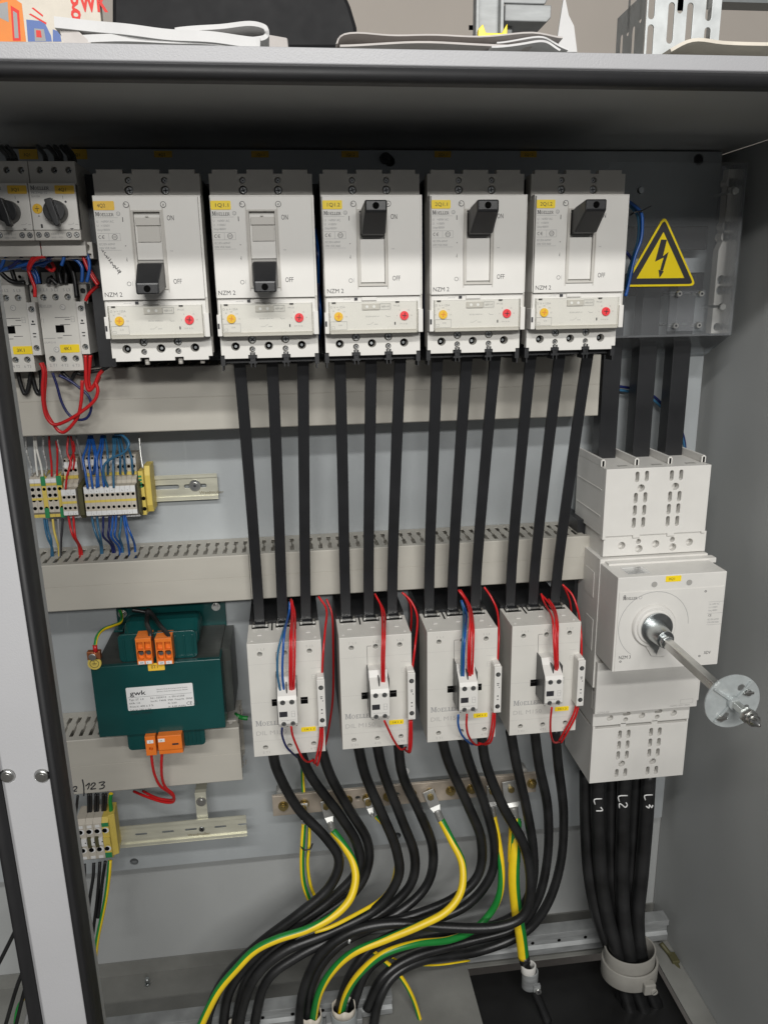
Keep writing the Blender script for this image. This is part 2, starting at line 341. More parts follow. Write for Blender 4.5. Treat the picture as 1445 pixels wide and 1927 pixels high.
# front rail of the top: light paint darkened against the near lamp, with a rolled lower lip
b = MB(); b.prism([(YF, ZT+3), (YF, ZT-8), (YF+3, ZT-10), (YF+26, ZT-10), (YF+26, ZT-2), (YF+29, ZT-2), (YF+29, ZT-.3), (YF+2, ZT-.3), (YF+2, ZT+3)], -800, XR+40, 0, 'x'); b.build('front_rail', 'paintw', cab, .6)
b = MB(); b.prism([(YF+1, ZT-10.2), (YF-5, ZT-11), (YF-8, ZT-14), (YF-8, ZT-18), (YF-4, ZT-21), (YF+6, ZT-21.5), (YF+8, ZT-10.2)], -800, XR+40, 0, 'x', True); b.build('gasket', 'gasket', cab)
b = MB(); b.box(XR, XR+3, YF, YB, ZFL-60, ZT-1); b.build('side_panel', 'paint', cab)
b = MB(); b.box(-800, XR-.5, YB, YB+3, ZFL+6, ZT-.5); b.build('back_panel', 'paint', cab)
# mounting plate
b = MB(); panel(b, rect(-800, 580, -842, 176), [(P(a_, c_, YP).x, P(a_, c_, YP).z, r__) for a_, c_, r__ in ((253, 1622, 6.3), (747, 1573, 6.3), (1314, 300, 7), (733, 303, 6.5))]+[rect(P(790, 1478, YP).x, P(900, 1468, YP).x, P(790, 1478, YP).z, P(790, 1470, YP).z)], YP, 3, 0, .3)
b.box(-800, 580, YP+3, YP+22, 174, 176); b.box(577, 580, YP+3, YP+22, -842, 173.9); b.box(-800, 577, YP+3, YP+22, -842, -839.5); mp_ = b.build('mounting_plate', 'plate', cab)
b = MB(); b.cyl((133.5, YP-9, 166), 6.4, 9, 'y', 20); b.cyl((133.5, YP-13, 166), 3.2, 4, 'y', 6); b.build('plate_screw', 'black', cab)
# floor of the cabinet with the cable opening
fl = MB(); g = 3
fl.box(-800, 246, 700, YB-.5, ZFL-g, ZFL); fl.box(246.1, 560, 1012, YB-.5, ZFL-g, ZFL); fl.box(560.1, XR-.5, 700, YB-.5, ZFL-g, ZFL)
fl.box(-800, XR-.5, YB-3.5, YB-.5, ZFL+.2, ZFL+26)
b_ = fl.build('floor_panel', 'floorp', cab)
b = MB(); b.box(240, 566, 700, 1020, ZFL-30, ZFL-26); b.build('gland_plate', 'void', cab)
for x, y in ((-274, 1052), (-120, 1060)): b = MB(); b.cyl((x, y, ZFL), 4.5, 3, 'z', 14); b.cyl((x, y, ZFL+3), 3, 9, 'z', 12); b.build('floor_bolt', 'dmetal', cab)
# left mullion between the two doors
mx0, mx1 = -279., -225.5
b = MB(); b.prism(rrect(mx0, mx1-10, -.0, 1., .3), 0, 0)
b = MB(); b.prism([(mx0+1, YF+20), (mx0+1, YF+4), (mx0+5, YF), (mx1-9, YF), (mx1-9, YF+20)], -1300, ZT-10.5, 0, 'z'); b.build('mullion', 'paintm', cab, .8)
b = MB(); b.prism([(mx1-8.6, YF+22), (mx1-8.6, YF-1), (mx1-7, YF-6), (mx1-3, YF-7.5), (mx1-.5, YF-5), (mx1, YF+3), (mx1, YF+22)], -1300, ZT-22, 0, 'z', True); b.build('gasket', 'gasket', cab)
b = MB(); b.prism([(mx1-8.6, YF+22.2), (mx1-.6, YF+22.2), (mx1-.6, YF+33), (mx1-8.6, YF+33)], -1300, ZT-10.5, 0, 'z'); b.build('mullion_flange', 'paint', cab, .5)
b = MB(); b.prism([(mx0-11, YF+22), (mx0-11, YF+3), (mx0-8, YF-6), (mx0-4, YF-7), (mx0+.6, YF-1), (mx0+.6, YF+22)], -1300, ZT-22, 0, 'z', True); b.build('gasket', 'gasket', cab)
for px in (15, 80):
    p = P(px, 1460, YF); b = MB(); b.cyl((p.x, YF-2.2, p.z), 5.2, 2.2, 'y', 24, 0, 7.2); b.cyl((p.x, YF-2.6, p.z), 1.5, .5, 'y', 12, 1); b.cyl((p.x, YF-2.8, p.z), 3.2, .7, 'y', 20, 0, 3.4)
    b.build('rivet', ['metal', 'ink'], cab)

# ------------------------------------------------------------------ wiring ducts
def duct(x0, x1, zb, zt, label, slots=True, seams=(), slot_off=0., yf=YD, zback=0.):
    t = thing('wiring_duct', ((x0+x1)/2, YP, zb), label, 'wiring duct', 'grey wiring ducts across the mounting plate')
    xs = [x0, *seams, x1]
    for i in range(len(xs)-1):
        a, c = xs[i]+(.4 if i else 0), xs[i+1]; y = yf+(1.2 if i else 0)
        zg = zb+(zt-zb)*.52
        b = MB(); b.prism([(y+7, zt), (y+1, zt), (y, zt-1.2), (y, zg+.5), (y+.5, zg+.2), (y+.5, zg-.2), (y, zg-.5), (y, zb+1.2), (y+1, zb), (y+7, zb)], a, c, 0, 'x'); b.build('lid', 'duct', t)
    b = MB(); b.box(x0+.5, x1-.5, YP-2.2, YP-.3, zb+.4, zt-.4)
    pitch, gw = 12.5, 5.2
    for zz in ((zt-1.6), (zb+.1)):
        b.box(x0+.5, x1-.5, yf+7.2, yf+11, zz, zz+1.5); b.box(x0+.5, x1-.5, YP-14, YP-2.3, zz, zz+1.5)
        n = int((x1-x0)/pitch)+1
        for k in range(n):
            a = x0+.5+slot_off+k*pitch; e = min(a+pitch-gw, x1-.5)
            if e-a < 1: continue
            b.box(a, e, yf+11, YP-14, zz, zz+1.5)
            my = (yf+11+YP-14)/2                      # nubs that narrow each slot in the middle
            if e+2 < x1: b.prism([(e, my-9), (e+1.9, my-6), (e+1.9, my+6), (e, my+9)], zz+.1, zz+1.4, 0, 'z'); b.prism([(e+gw, my-2), (e+gw-1.6, my), (e+gw-1.6, my+10), (e+gw, my+12)], zz+.1, zz+1.4, 0, 'z')
    b.build('channel', 'duct', t)
    return t
d1 = duct(-420, 398, -154.3, -76, 'grey wiring duct running right below the row of breakers', seams=(-57,))
d2 = duct(-420, 397, -381, -318.5, 'slotted grey wiring duct between the upper terminals and the large contactors', seams=(-62,), slot_off=4)
d3 = duct(-420, -90.5, -650, -567, 'short grey wiring duct under the transformer with pen numbers', slot_off=7)
# pen writing on the lowest duct
def pen(name, strokes, r, matn, parent):
    b = MB()
    for s_ in strokes: b.tube(s_, r, 5, 0, sub=4)
    return b.build(name, matn, parent)
C3 = crop(120, 1110, 4.014)
def st(C, Y, *q): return [[C(a, c, Y) for a, c in z] for z in q]
pen('handwriting', st(C3, YD-.2, [(68, 1500), (80, 1488), (98, 1486), (100, 1498), (85, 1512), (68, 1524), (85, 1522), (102, 1520)],
    [(143, 1432), (152, 1475), (155, 1520), (154, 1556)],
    [(168, 1482), (182, 1470), (196, 1460), (192, 1485), (183, 1506)], [(208, 1478), (218, 1462), (234, 1458), (240, 1468), (225, 1485), (205, 1505), (225, 1503), (246, 1500)],
    [(268, 1458), (290, 1451), (312, 1452), (296, 1468), (284, 1476), (302, 1474), (310, 1484), (298, 1498), (270, 1504)]), .85, 'ink', d3)

# ------------------------------------------------------------------ circuit breakers
BX = [-182.7, -69.6, 42.1, 154.4, 266.3]; BZ = 122.8
CB = crop(580, 300, 3.36)
YC = 845.
def lb(a, c, Y=YC): return CB(a, c, Y)
bx = BX[2]
proto = thing('circuit_breaker', (bx+52, 980, BZ-184), 'x', 'circuit breaker', 'moulded case circuit breakers in a row')
b = MB()                                   # dark moulded base and grey-white housing
b.box(bx+1, bx+104, 884, 975, BZ-180, BZ-2, 0)
b.build('base', 'black', proto)
b = MB()
b.box(bx+.5, bx+104.5, 871, 884, BZ-178, BZ, 0); b.box(bx+.5, bx+104.5, 850, 870.8, BZ-160, BZ-24, 0)
b.build('housing', 'body', proto, .6)
b = MB()                                   # upper terminal cover: greyer than the lower one, shade put into its colour
ol = [(0, -26), (0, 0), (3.6, 0), (3.6, 3.8), (28.8, 3.8), (28.8, 0), (38, 0), (38, 3.8), (64.8, 3.8), (64.8, 0), (74, 0), (74, 3.8), (99.5, 3.8), (99.5, 0), (104, 0), (104, -26)]
ol = [(bx+x, BZ+z) for x, z in ol]
panel(b, ol, [(bx+33.5, BZ-6.2, 3.1), (bx+69, BZ-6.2, 3.1), (bx+33.5, BZ-15.5, 4.3), (bx+69, BZ-15.5, 4.3)], 862, 8.5)
b.build('terminal_cover', 'body', proto)
def add_screws(parent, zs, rs, xs=(33.5, 69), y=865):
    for x in xs:
        for z, r in zip(zs, rs):
            q = MB(); screw(q, bx+x+.3, BZ+z, y, r, 0, 1, random.random()*1.5); q.build('screw', ['metal', 'ink'], parent)
add_screws(proto, (-6.2, -15.5), (2.4, 3.6))
b = MB()                                   # lower terminal cover with clamp holes
ol = [(0, -150), (0, -180.8), (3.4, -180.8), (3.4, -184.5), (28.5, -184.5), (28.5, -181), (37.8, -181), (37.8, -184.5), (64.5, -184.5), (64.5, -181), (73.5, -181), (73.5, -184.5), (99.8, -184.5), (99.8, -180.8), (104, -180.8), (104, -150)]
ol = [(bx+x, BZ+z) for x, z in ol][::-1]
panel(b, ol, [(bx+x, BZ-171.8, 4.5) for x in (15.6, 50.8, 86.2)]+[(bx+x, BZ-164.9, 4.4) for x in (33.4, 68.8)]+[(bx+x, BZ-175, 3.1) for x in (33.2, 68.6)], 862, 8.5)
b.build('terminal_cover', 'white', proto)
add_screws(proto, (-164.9, -175), (3.7, 2.5))
for x in (15.6, 50.8, 86.2): b = MB(); b.cyl((bx+x, 868.5, BZ-171.8), 3.4, 2, 'y', 14, 0); b.cyl((bx+x, 868.2, BZ-171.8), 1.6, .3, 'y', 6, 1); b.build('clamp_screw', ['hole', 'dmetal'], proto)
# front cover: flat plate with the toggle slot
def cv(x, z): return (bx+(x+bx)*1.033-bx, BZ+(z+BZ)*1.033-BZ)
x0, x1, zt, zb = bx+.3, bx+104.3, BZ-22, BZ-121.8
sx0, sx1, szt, szb = bx+36.6, bx+66.2, BZ-36.2, BZ-112
b = MB(); panel(b, rect(x0+.6, x1-2.2, zb, zt-1.4), [rect(sx0+1.8, sx1-1.8, szb+1.8, szt-1.6)], YC, 5, 0, .5)
b.box(x0, x1, YC+4.2, YC+22, zb+1.2, zt, 0); b.build('front_cover', 'white', proto)
b = MB(); fo = [(sx0-.4, szb), (sx1+.4, szb), (sx1+.4, szt), (sx0-.4, szt)]; panel(b, fo, [rect(sx0+2, sx1-2, szb+2, szt-1.6)], YC-1.6, 1.6, 0, .35)
for xa, xb in ((sx0-1.4, sx0-.4), (sx1+.4, sx1+1.4)):
    b.prism([(YC-.1, szb-3), (YC-1.3, szb+8), (YC-2.4, (szb+szt)/2), (YC-1.3, szt-8), (YC-.1, szt+5)], xa, xb, 0, 'x')
b.build('slot_frame', 'pale', proto)
b = MB(); b.box(sx0+1.9, sx1-1.9, YC+3.3, YC+4.2, szb+1.9, szt-1.7); b.build('slot_floor', 'recess', proto)
# trip unit
b = MB(); tz0, tz1 = BZ-161.5, BZ-122.4
b.box(bx+1.6, bx+102, 848.5, 862, tz0+2, tz1, 0); b.box(bx-.6, bx+4, 846, 862, BZ-160, BZ-138, 0); b.box(bx+99.5, bx+104.5, 846, 862, BZ-160, BZ-136, 0)
b.box(bx+4.5, bx+98, 847.3, 848.6, BZ-159, BZ-127.4, 0); b.box(bx+39, bx+55, 846.6, 848.6, BZ-126.6, BZ-123, 0)
b.build('trip_unit', 'white', proto, .4)
b = MB(); b.prism(rrect(bx+4, bx+98.6, BZ-160.6, BZ-127.2, 1.5), 844.2, 845.2, 0)
b.box(bx+4, bx+5, 845.2, 848, BZ-160.6, BZ-127.2); b.box(bx+97.6, bx+98.6, 845.2, 848, BZ-160.6, BZ-127.2); b.box(bx+5, bx+97.6, 843.4, 844.1, BZ-157.2, BZ-156.4); b.box(bx+5, bx+97.6, 843.4, 844.1, BZ-160.6, BZ-159.9)
for x in (31, 66): frame(b, bx+x, bx+x+4, BZ-159, BZ-153.5, 843.3, .5)
b.build('clear_window', 'clear', proto)
b = MB(); b.box(bx+5, bx+98, 845.6, 847.2, BZ-160.4, BZ-156.6, 0); b.box(bx+39.5, bx+58, 845.8, 847.2, BZ-136, BZ-129.6, 0); b.build('window_bar', 'pale', proto, .3)
for x, z, mn in ((14.2, -142.4, 'ydial'), (84.4, -142.6, 'rdial')):
    b = MB(); b.cyl((bx+x, 845.6, BZ+z), 4.5, 1.7, 'y', 24, 0, 4.7); line(b, bx+x-2.6, BZ+z+.3, bx+x+2.6, BZ+z-.3, 845.5, .7, 1); line(b, bx+x-.2, BZ+z-2.6, bx+x+.6, BZ+z+2.8, 845.45, .8, 1); b.build('dial', [mn, 'orangeink' if mn == 'ydial' else 'ink'], proto)
# printing on the cover and the trip unit
yy = YC-.12; b = MB()
slab(b, 'MOELLER', bx+2.2, BZ-41.6, yy, 3.9, 17.6, 0)
ringp(b, bx+24.2, BZ-39.4, yy, 2.0, .45, 1); text(b, 'U', bx+23.3, BZ-40.6, yy, 2.3, 1)
line(b, bx+2.2, BZ-43, bx+23.5, BZ-43, yy, .22, 1)
for k, t in enumerate(('U   =690V AC', 'U   =1000V', 'Uimp=8000V')): text(b, t, bx+2.4, BZ-47.6-k*3.9, yy, 2.2, 1, width=(16.5, 12.5, 12.5)[k])
line(b, bx+2.2, BZ-57.6, bx+24, BZ-57.6, yy, .25, 1); line(b, bx+2.2, BZ-64.6, bx+24, BZ-64.6, yy, .25, 1); line(b, bx+13, BZ-57.6, bx+13, BZ-64.6, yy, .25, 1); line(b, bx+24, BZ-57.6, bx+24, BZ-64.6, yy, .25, 1)
for k in (0, 3.4):
    for i in range(7):
        t0, t1 = math.radians(60+i*34), math.radians(60+(i+1)*34); line(b, bx+4.6+k+1.4*math.cos(t0), BZ-61.1+1.5*math.sin(t0), bx+4.6+k+1.4*math.cos(t1), BZ-61.1+1.5*math.sin(t1), yy, .45, 0)
line(b, bx+6.8, BZ-61.1, bx+8.6, BZ-61.1, yy, .4, 0)
ringp(b, bx+18.6, BZ-61.1, yy, 2.7, .4, 0); text(b, 'CCC', bx+16.6, BZ-62.2, yy, 2.2, 0, width=3.9)
for k, t in enumerate(('IEC/EN 60947', 'DIN VDE 0660')): text(b, t, bx+2.6, BZ-68.8-k*3.7, yy, 2.1, 1, width=15.5)
line(b, bx+2.2, BZ-73.6, bx+24, BZ-73.6, yy, .22, 1)
b.build('lettering', ['ink', 'grink', 'ink', 'white_sheet'], proto); b = MB()
b.box(bx+27.6, bx+28.3, yy, yy+.05, BZ-47, BZ-42.5, 0); ringp(b, bx+28, BZ-106, yy, 2.1, .4, 0); line(b, bx+31.5, BZ-108, bx+31.5, BZ-103.6, yy, .3, 1)
text(b, '+', bx+27.4, BZ-70.6, yy, 2.2, 0); line(b, bx+28.4, BZ-84.5, bx+28.4, BZ-80.5, yy, .35, 0); line(b, bx+27.8, BZ-83.4, bx+28.4, BZ-82.2, yy, .5, 0)
b.build('lettering', ['ink', 'grink', 'ink', 'white_sheet'], proto); b = MB()
text(b, 'ON', bx+70.7, BZ-45.8, yy, 4.9, 2, width=6.6)
b.build('lettering', ['ink', 'grink', 'ink', 'white_sheet'], proto); b = MB()
text(b, 'OFF', bx+71.8, BZ-106.6, yy, 4.9, 2, width=8.2); text(b, 'TRIP', bx+71.2, BZ-75.4, yy, 1.1, 1)
b.build('lettering', ['ink', 'grink', 'ink', 'white_sheet'], proto); b = MB()
text(b, 'NZM 2', bx+2.6, BZ-118.4, yy, 4.4, 0, width=17.2)
b.build('lettering', ['ink', 'grink', 'ink', 'white_sheet'], proto); b = MB()
yt = 847.2
text(b, 'Ir = 125A', bx+9.6, BZ-133.8, yt, 2.1, 1); ringp(b, bx+7, BZ-132.8, yt, 1.1, .3, 1)
for a, t in ((180, '80'), (125, '90'), (90, '100'), (45, '110'), (0, '125')): text(b, t, bx+14.2+8*math.cos(math.radians(a))-1.4, BZ-143.2+7.2*math.sin(math.radians(a)), yt, 1.3, 1)
for a, t in ((180, '6'), (128, '8'), (52, '12'), (0, '14')): text(b, t, bx+84.2+7.4*math.cos(math.radians(a))-.8, BZ-143.2+7.2*math.sin(math.radians(a)), yt, 1.5, 1)
frame(b, bx+5.6, bx+23, BZ-156, BZ-147.6, yt-.2, .3, 1); text(b, 'Ir/A', bx+14, BZ-152, yt, 1.6, 1); frame(b, bx+6.5, bx+10, BZ-154.8, BZ-152.6, yt, .25, 1)
text(b, 'IEC/EN 60947-4-1', bx+43, BZ-143.6, yt, 1.4, 1, width=14.5); text(b, 'I>= Ir In', bx+79, BZ-151.8, yt, 1.6, 1, width=8.5)
line(b, bx+44, BZ-151, bx+48, BZ-151, yt, .25, 1); line(b, bx+48, BZ-151, bx+51.5, BZ-148.6, yt, .25, 1); line(b, bx+52, BZ-151, bx+56, BZ-151, yt, .4, 1)
line(b, bx+64.5, BZ-142, bx+66.5, BZ-144, yt, .35, 1); line(b, bx+66.5, BZ-143.4, bx+69.5, BZ-143.4, yt, .35, 1)
frame(b, bx+58.5, bx+69.6, BZ-135.4, BZ-129.6, 845.7, .3, 1); text(b, 'NZM 2-M', bx+60, BZ-133.4, 845.7, 1.8, 1, width=8); text(b, '-M125', bx+72.5, BZ-133, yt, 1.8, 1, width=7)
for q in ((43, 46), (50, 54)): b.cyl((bx+sum(q)/2, 845.5, BZ-132.8), 1.5, .3, 'y', 12, 3)
b.box(bx+31.5, bx+34.8, 847.4, 848.5, BZ-126, BZ-123.2, 0); text(b, 'push to trip', bx+20, BZ-125.4, 848.35, 1.1, 1)
b.box(bx+73.8, bx+75, yt-.1, yt, BZ-152, BZ-149, 0); b.box(bx+7.5, bx+11.5, 845.5, 847.3, BZ-128.6, BZ-127.6, 0); b.box(bx+75, bx+79, 845.5, 847.3, BZ-128.6, BZ-127.6, 0)
b.box(bx-.2, bx+1.8, 845.8, 846.1, BZ-152.5, BZ-147, 0)
b.build('lettering', ['ink', 'grink', 'ink', 'white_sheet'], proto)
for x in (32.6, 68.4):
    b = MB(); b.cyl((bx+x, YC-.5, BZ-31), 2.7, .5, 'y', 20, 0); ringp(b, bx+x, BZ-31, YC-.65, 2.9, .5, 1); text(b, 'R', bx+x-1.2, BZ-32, YC-.65, 2.2, 1, rot=.6 if x < 40 else -.4); b.build('seal_cap', ['white', 'ink'], proto)
# one of each: toggles and tags
def toggle(on, parent):
    b = MB(); zc = BZ-74.1
    prof = [(YC+3, -11.9), (YC-1, -12.6), (YC-34, 8.8), (YC-37, 10.4), (YC-37.6, 19.6), (YC-35, 20.8), (YC+3, 13.5)] if False else None
    k = 1 if on else -1
    z = lambda q: zc+k*q
    # section: root low towards the slot centre, tip lifted to the slot end
    lo = [(bx+39.6, YC+3, z(11.5)), (bx+64.2, YC+3, z(11.5)), (bx+64.2, YC+3, z(34.5)), (bx+39.6, YC+3, z(34.5))]
    mid = [(bx+39.4, YC-12, z(13.0)), (bx+64.0, YC-12, z(13.0)), (bx+64.0, YC-12, z(38.5)), (bx+39.4, YC-12, z(38.5))]
    hi = [(bx+40.6, YC-38, z(32.0)), (bx+62.6, YC-38, z(32.0)), (bx+62.6, YC-38, z(43.0)), (bx+40.6, YC-38, z(43.0))]
    b.add(lo+mid+hi, [(3, 2, 1, 0), (0, 1, 5, 4), (1, 2, 6, 5), (2, 3, 7, 6), (3, 0, 4, 7), (4, 5, 9, 8), (5, 6, 10, 9), (6, 7, 11, 10), (7, 4, 8, 11), (8, 9, 10, 11)])
    o = b.build('toggle', 'black', parent, 1.6)
    b = MB(); b.cyl((bx+51.4, YC-38.3, z(37.4)), 3.3, .4, 'y', 18); h = b.build('toggle_hole', 'hole', o)
    b = MB(); b.box(sx0+2, sx1-2, YC+1.5, YC+3.2, *sorted((zc-k*34, zc+k*9))); 
    b.build('slider', 'white', parent, .4)
    if not on:
        b = MB(); b.box(sx0+4.6, sx1-3.2, YC-.2, YC+1.4, zc+8, zc+23); b.box(sx0+3.4, sx1-2.4, YC-.9, YC+1.4, zc+23.6, zc+31); b.box(bx+50, bx+53, YC-1.4, YC-.8, zc+31.4, zc+32.6); b.build('slot_shutter', 'body', parent, .4)
insts = [copy_tree(proto) for k in range(4)]; insts.insert(2, proto)
TAGS = ['4Q2', '1Q1.1', '1Q1.2', '2Q1.1', '2Q1.2']; ON = [0, 0, 1, 1, 1]
TP = {}
for on in (0, 1):
    t_ = thing('circuit_breaker', (bx+52, 980, BZ-184), 'x', 'x'); toggle(on, t_); TP[on] = t_
LBL = ['breaker tagged 4Q2 with handwriting on its face, toggle down, no clips below', 'breaker tagged 1Q1.1 with its black toggle down in the OFF position',
       'breaker tagged 1Q1.2, toggle up, in the middle of the five', 'breaker tagged 2Q1.1, toggle up, between 1Q1.2 and 2Q1.2', 'breaker tagged 2Q1.2, toggle up, beside the yellow warning triangle']
for i, o in enumerate(insts):
    o.location.x = (BX[i]+52)*.001; o['label'] = LBL[i]; o['category'] = 'circuit breaker'
    for ch in list(TP[ON[i]].children): copy_tree(ch, o)
    tagplate('tag', TAGS[i], bx+1.2, bx+21.2, BZ-36, BZ-27.6, YC-.1, o, 'yell2' if i == 0 else 'yellow')
for t_ in TP.values():
    for ch in list(t_.children_recursive): bpy.data.objects.remove(ch)
    bpy.data.objects.remove(t_)
b1 = insts[0]
CA = crop(160, 360, 6.02)
def shift(pts, dx): return [Vector((p.x+dx, p.y, p.z)) for p in pts]
Yp = YC-.2
hw = [[(195, 660), (205, 690), (215, 672)], [(238, 690), (222, 700), (225, 722), (242, 726)], [(243, 755), (250, 728), (262, 765), (278, 742)], [(268, 788), (300, 765)], [(284, 776), (292, 812)],
      [(296, 822), (308, 795)], [(312, 800), (318, 842), (335, 835)], [(322, 868), (345, 838), (350, 880)], [(335, 860), (355, 858)], [(352, 880), (384, 862)], [(366, 872), (372, 906)], [(378, 905), (392, 888), (400, 905), (385, 918), (378, 905)], [(374, 940), (398, 905), (410, 906), (404, 920), (388, 922)]]
b = MB()
dxp = (BX[2]-BX[0])
for s_ in hw: b.tube(shift([CA(a, c, Yp) for a, c in s_], dxp), .28, 5, 0, sub=3)
b.build('handwriting', 'ink', b1)
for x in (34, 69, 92): b = MB(); b.cyl((bx+x, 872, BZ-189), 2.6, 6, 'z', 12); b.build('mounting_peg', 'pale', b1)
# black barrier clips under breakers two to five
b = MB()
for x in (33.2, 68.8):
    for dx in (-2.6, 1.4): b.box(bx+x+dx, bx+x+dx+1.3, 861, 880, BZ-194, BZ-178)
    b.box(bx+x-4.4, bx+x+4.4, 861, 863, BZ-184, BZ-181.8); b.box(bx+x-4.4, bx+x+4.4, 861, 863, BZ-189.8, BZ-187.8); b.box(bx+x-1.3, bx+x+1.4, 862, 864, BZ-189, BZ-178)
for x in (-1, 99.8): b.box(bx+x, bx+x+4.6, 864, 900, BZ-192, BZ-181.5); b.box(bx+x+1.2, bx+x+2.6, 862, 880, BZ-197, BZ-192)
b.box(bx+3, bx+101, 874, 960, BZ-190, BZ-184.8)
for k in range(1, 5):
    c = b.build('barrier_clip', 'black', proto) if k == 1 else pc.copy()
    if k == 1: pc = c; pc.parent = insts[1]
    else: COL.objects.link(c); c.parent = insts[k]

# black carrier board behind the breakers and busbars
b = MB(); b.box(-200, 402, 976, 984, -66, 128); o = solo('carrier_board', b, 'black', 'long black carrier board behind the row of circuit breakers', 'carrier board')
b = MB(); b.box(385.2, 398, 985, YP-.5, -600, -300); b.box(408, 534, 1037, YP-.5, -640, -230); base_b = b  # narrow left box: shadow behind the switch base built as a black solid

# small yellow tags stuck on the plate above the devices
for px, tx, lab in ((310, '4Q2', 'first breaker'), (492, '1Q1.1', 'second breaker'), (661, '1Q1.2', 'third breaker'), (835, '2Q1.1', 'fourth breaker'), (996, '2Q1.2', 'fifth breaker'), (150, '4Q1', 'motor starter 4Q1'), (57, '3Q1', 'motor starter 3Q1')):
    p = P(px, 292, YP); wd = 12. if px > 200 else 12
    b = MB(); hh = 4.6 if px > 200 else 6.5
    b.box(p.x-wd, p.x+wd-3, YP-.8, YP-.1, p.z-hh+2, p.z+hh); text(b, tx, p.x-7, p.z-1.2, YP-.95, 3.2, 1)
    solo('tag', b, ['yell2', 'ink'], 'yellow tag %s on the dark plate above the %s' % (tx, lab), 'tag', 'yellow tags above the devices')

def wire(name, pts, r, m, label, cat='wire', group=None, **k):
    b = MB(); b.tube(pts, r, 8, 0, **k); return solo(name, b, m, label, cat, group)

# ------------------------------------------------------------------ flat insulated bars from breakers down to contactors
KX = [-65.6, 46.2, 156.0, 264.8]; KZ = -403.3
bn = 0
for k in range(4):
    for j in range(3):
        xt = BX[k+1]+(15.6, 50.8, 86.2)[j]+(1.0, 1.5, .5)[j]; xb = KX[k]+(15, 45, 75)[j]-1
        b = MB(); hw_, th = 6.6, 2.4
        zs = [-66, -120, -200, -280, -340, -385, -408]; ys = [896, 905, 917, 929, 936, 938, 938]
        ring = []
        for z_, y_ in zip(zs, ys):
            t = (z_+66)/(-408+66); x = xt+(xb-xt)*t+.8*math.sin(3*t+k+j)
            ring.append([(x-hw_, y_-th, z_), (x+hw_, y_-th, z_), (x+hw_, y_+th, z_), (x-hw_, y_+th, z_)])
        vs = [v for r_ in ring for v in r_]; fs = [(3, 2, 1, 0)]+[(4*i+a, 4*i+(a+1) % 4, 4*i+4+(a+1) % 4, 4*i+4+a) for i in range(len(ring)-1) for a in range(4)]+[(len(vs)-4, len(vs)-3, len(vs)-2, len(vs)-1)]
        b.add(vs, fs, 0)
        solo('insulated_busbar', b, 'blackm', '%s black flat bar of the %s trio, from breaker %s down to its contactor' % (('left', 'middle', 'right')[j], ('first', 'second', 'third', 'fourth')[k], TAGS[k+1]), 'busbar', 'black flat bars between breakers and contactors', .7)

# ------------------------------------------------------------------ the four large contactors
kx = KX[1]; YK = 878.
kt = thing('contactor', (kx+45, 1000, KZ-155), 'x', 'contactor', 'large white contactors in a row')
def kp(x, z): return kx+x, KZ+z
b = MB(); panel(b, rect(kx, kx+90, KZ-155, KZ), [(kx+x, KZ-14.2, 3.1) for x in (15, 45, 75.3)]+[(kx+x, KZ-142.7, 3.1) for x in (14.8, 45, 75.4)], YK, 7, 0, .5)
b.box(kx+.2, kx+89.8, YK+12, YK+60, KZ-154.5, KZ-.3, 0)
for q in ((kx+.2, kx+1.6), (kx+88.4, kx+89.8)): b.box(*q, YK+7, YK+12, KZ-154.5, KZ-.3)
b.box(kx+1.6, kx+88.4, YK+7, YK+12, KZ-2, KZ-.3); b.box(kx+1.6, kx+88.4, YK+7, YK+12, KZ-154.5, KZ-153)
b.build('housing', 'white2', kt)
b = MB(); b.box(kx+1, kx+89, YK+60.2, YP-6, KZ-152, KZ+4); b.build('base', 'black', kt)  # base made black and raised to carry the shadow under the duct
for x in (15, 45, 75.3):
    for z in (-14.2, -142.7): b = MB(); b.cyl((kx+x, YK+9.5, KZ+z), 2.9, 2.4, 'y', 12, 0); b.build('clamp_screw', 'dmetal', kt)
for x in (15, 45, 75):                         # terminal clamps on the sloping top
    b = MB(); b.box(kx+x-10.5, kx+x+10.5, YK+46, YK+59.5, KZ-.2, KZ+.3, 1)
    b.box(kx+x-9.5, kx+x-6.8, YK+48, YK+58, KZ+.3, KZ+4); b.box(kx+x+6.8, kx+x+9.5, YK+48, YK+58, KZ+.3, KZ+4); b.box(kx+x-6.4, kx+x+6.4, YK+49.5, YK+53, KZ+.3, KZ+2.4)
    b.build('clamp', ['metal', 'hole'], kt)
b = MB()
for x in (30, 60): b.box(kx+x-.9, kx+x+.9, YK+38, YK+59.4, KZ-.2, KZ+.35, 1)
for x, y in ((15, 24), (45, 26), (75, 24)): b.box(kx+x-2.6, kx+x+2.6, YK+y, YK+y+6, KZ-.2, KZ+.4, 0)
for x in (6, 83): b.box(kx+x-1.4, kx+x+1.4, YK+8, YK+12, KZ-.2, KZ+.4, 0)
n = 9
for i in range(n): a, c = math.radians(200-i*17), math.radians(200-(i+1)*17); b.add([(kx+46+r_*math.cos(q), YK+14+r_*math.sin(q), KZ+.2) for r_, q in ((4.6, a), (4.6, c), (3.9, c), (3.9, a))], [(0, 1, 2, 3)], 0)
b.build('top_marking', ['white', 'hole'], kt)
yk = YK-.12; b = MB()
slab(b, 'MOELLER', kx+4.4, KZ-111.8, yk, 7.4, 36.5, 0)
text(b, 'DIL M150', kx+3.8, KZ-125, yk, 6, 1, width=38)
for z in (-27.5, -79.5, -133): line(b, kx+.8, KZ+z, kx+89.2, KZ+z, yk, .22, 1)
for x, t in ((15, '1 L1'), (45, '3 L2'), (75, '5 L3')): text(b, t, kx+x-4, KZ-9, yk, 3, 1, width=8.5)
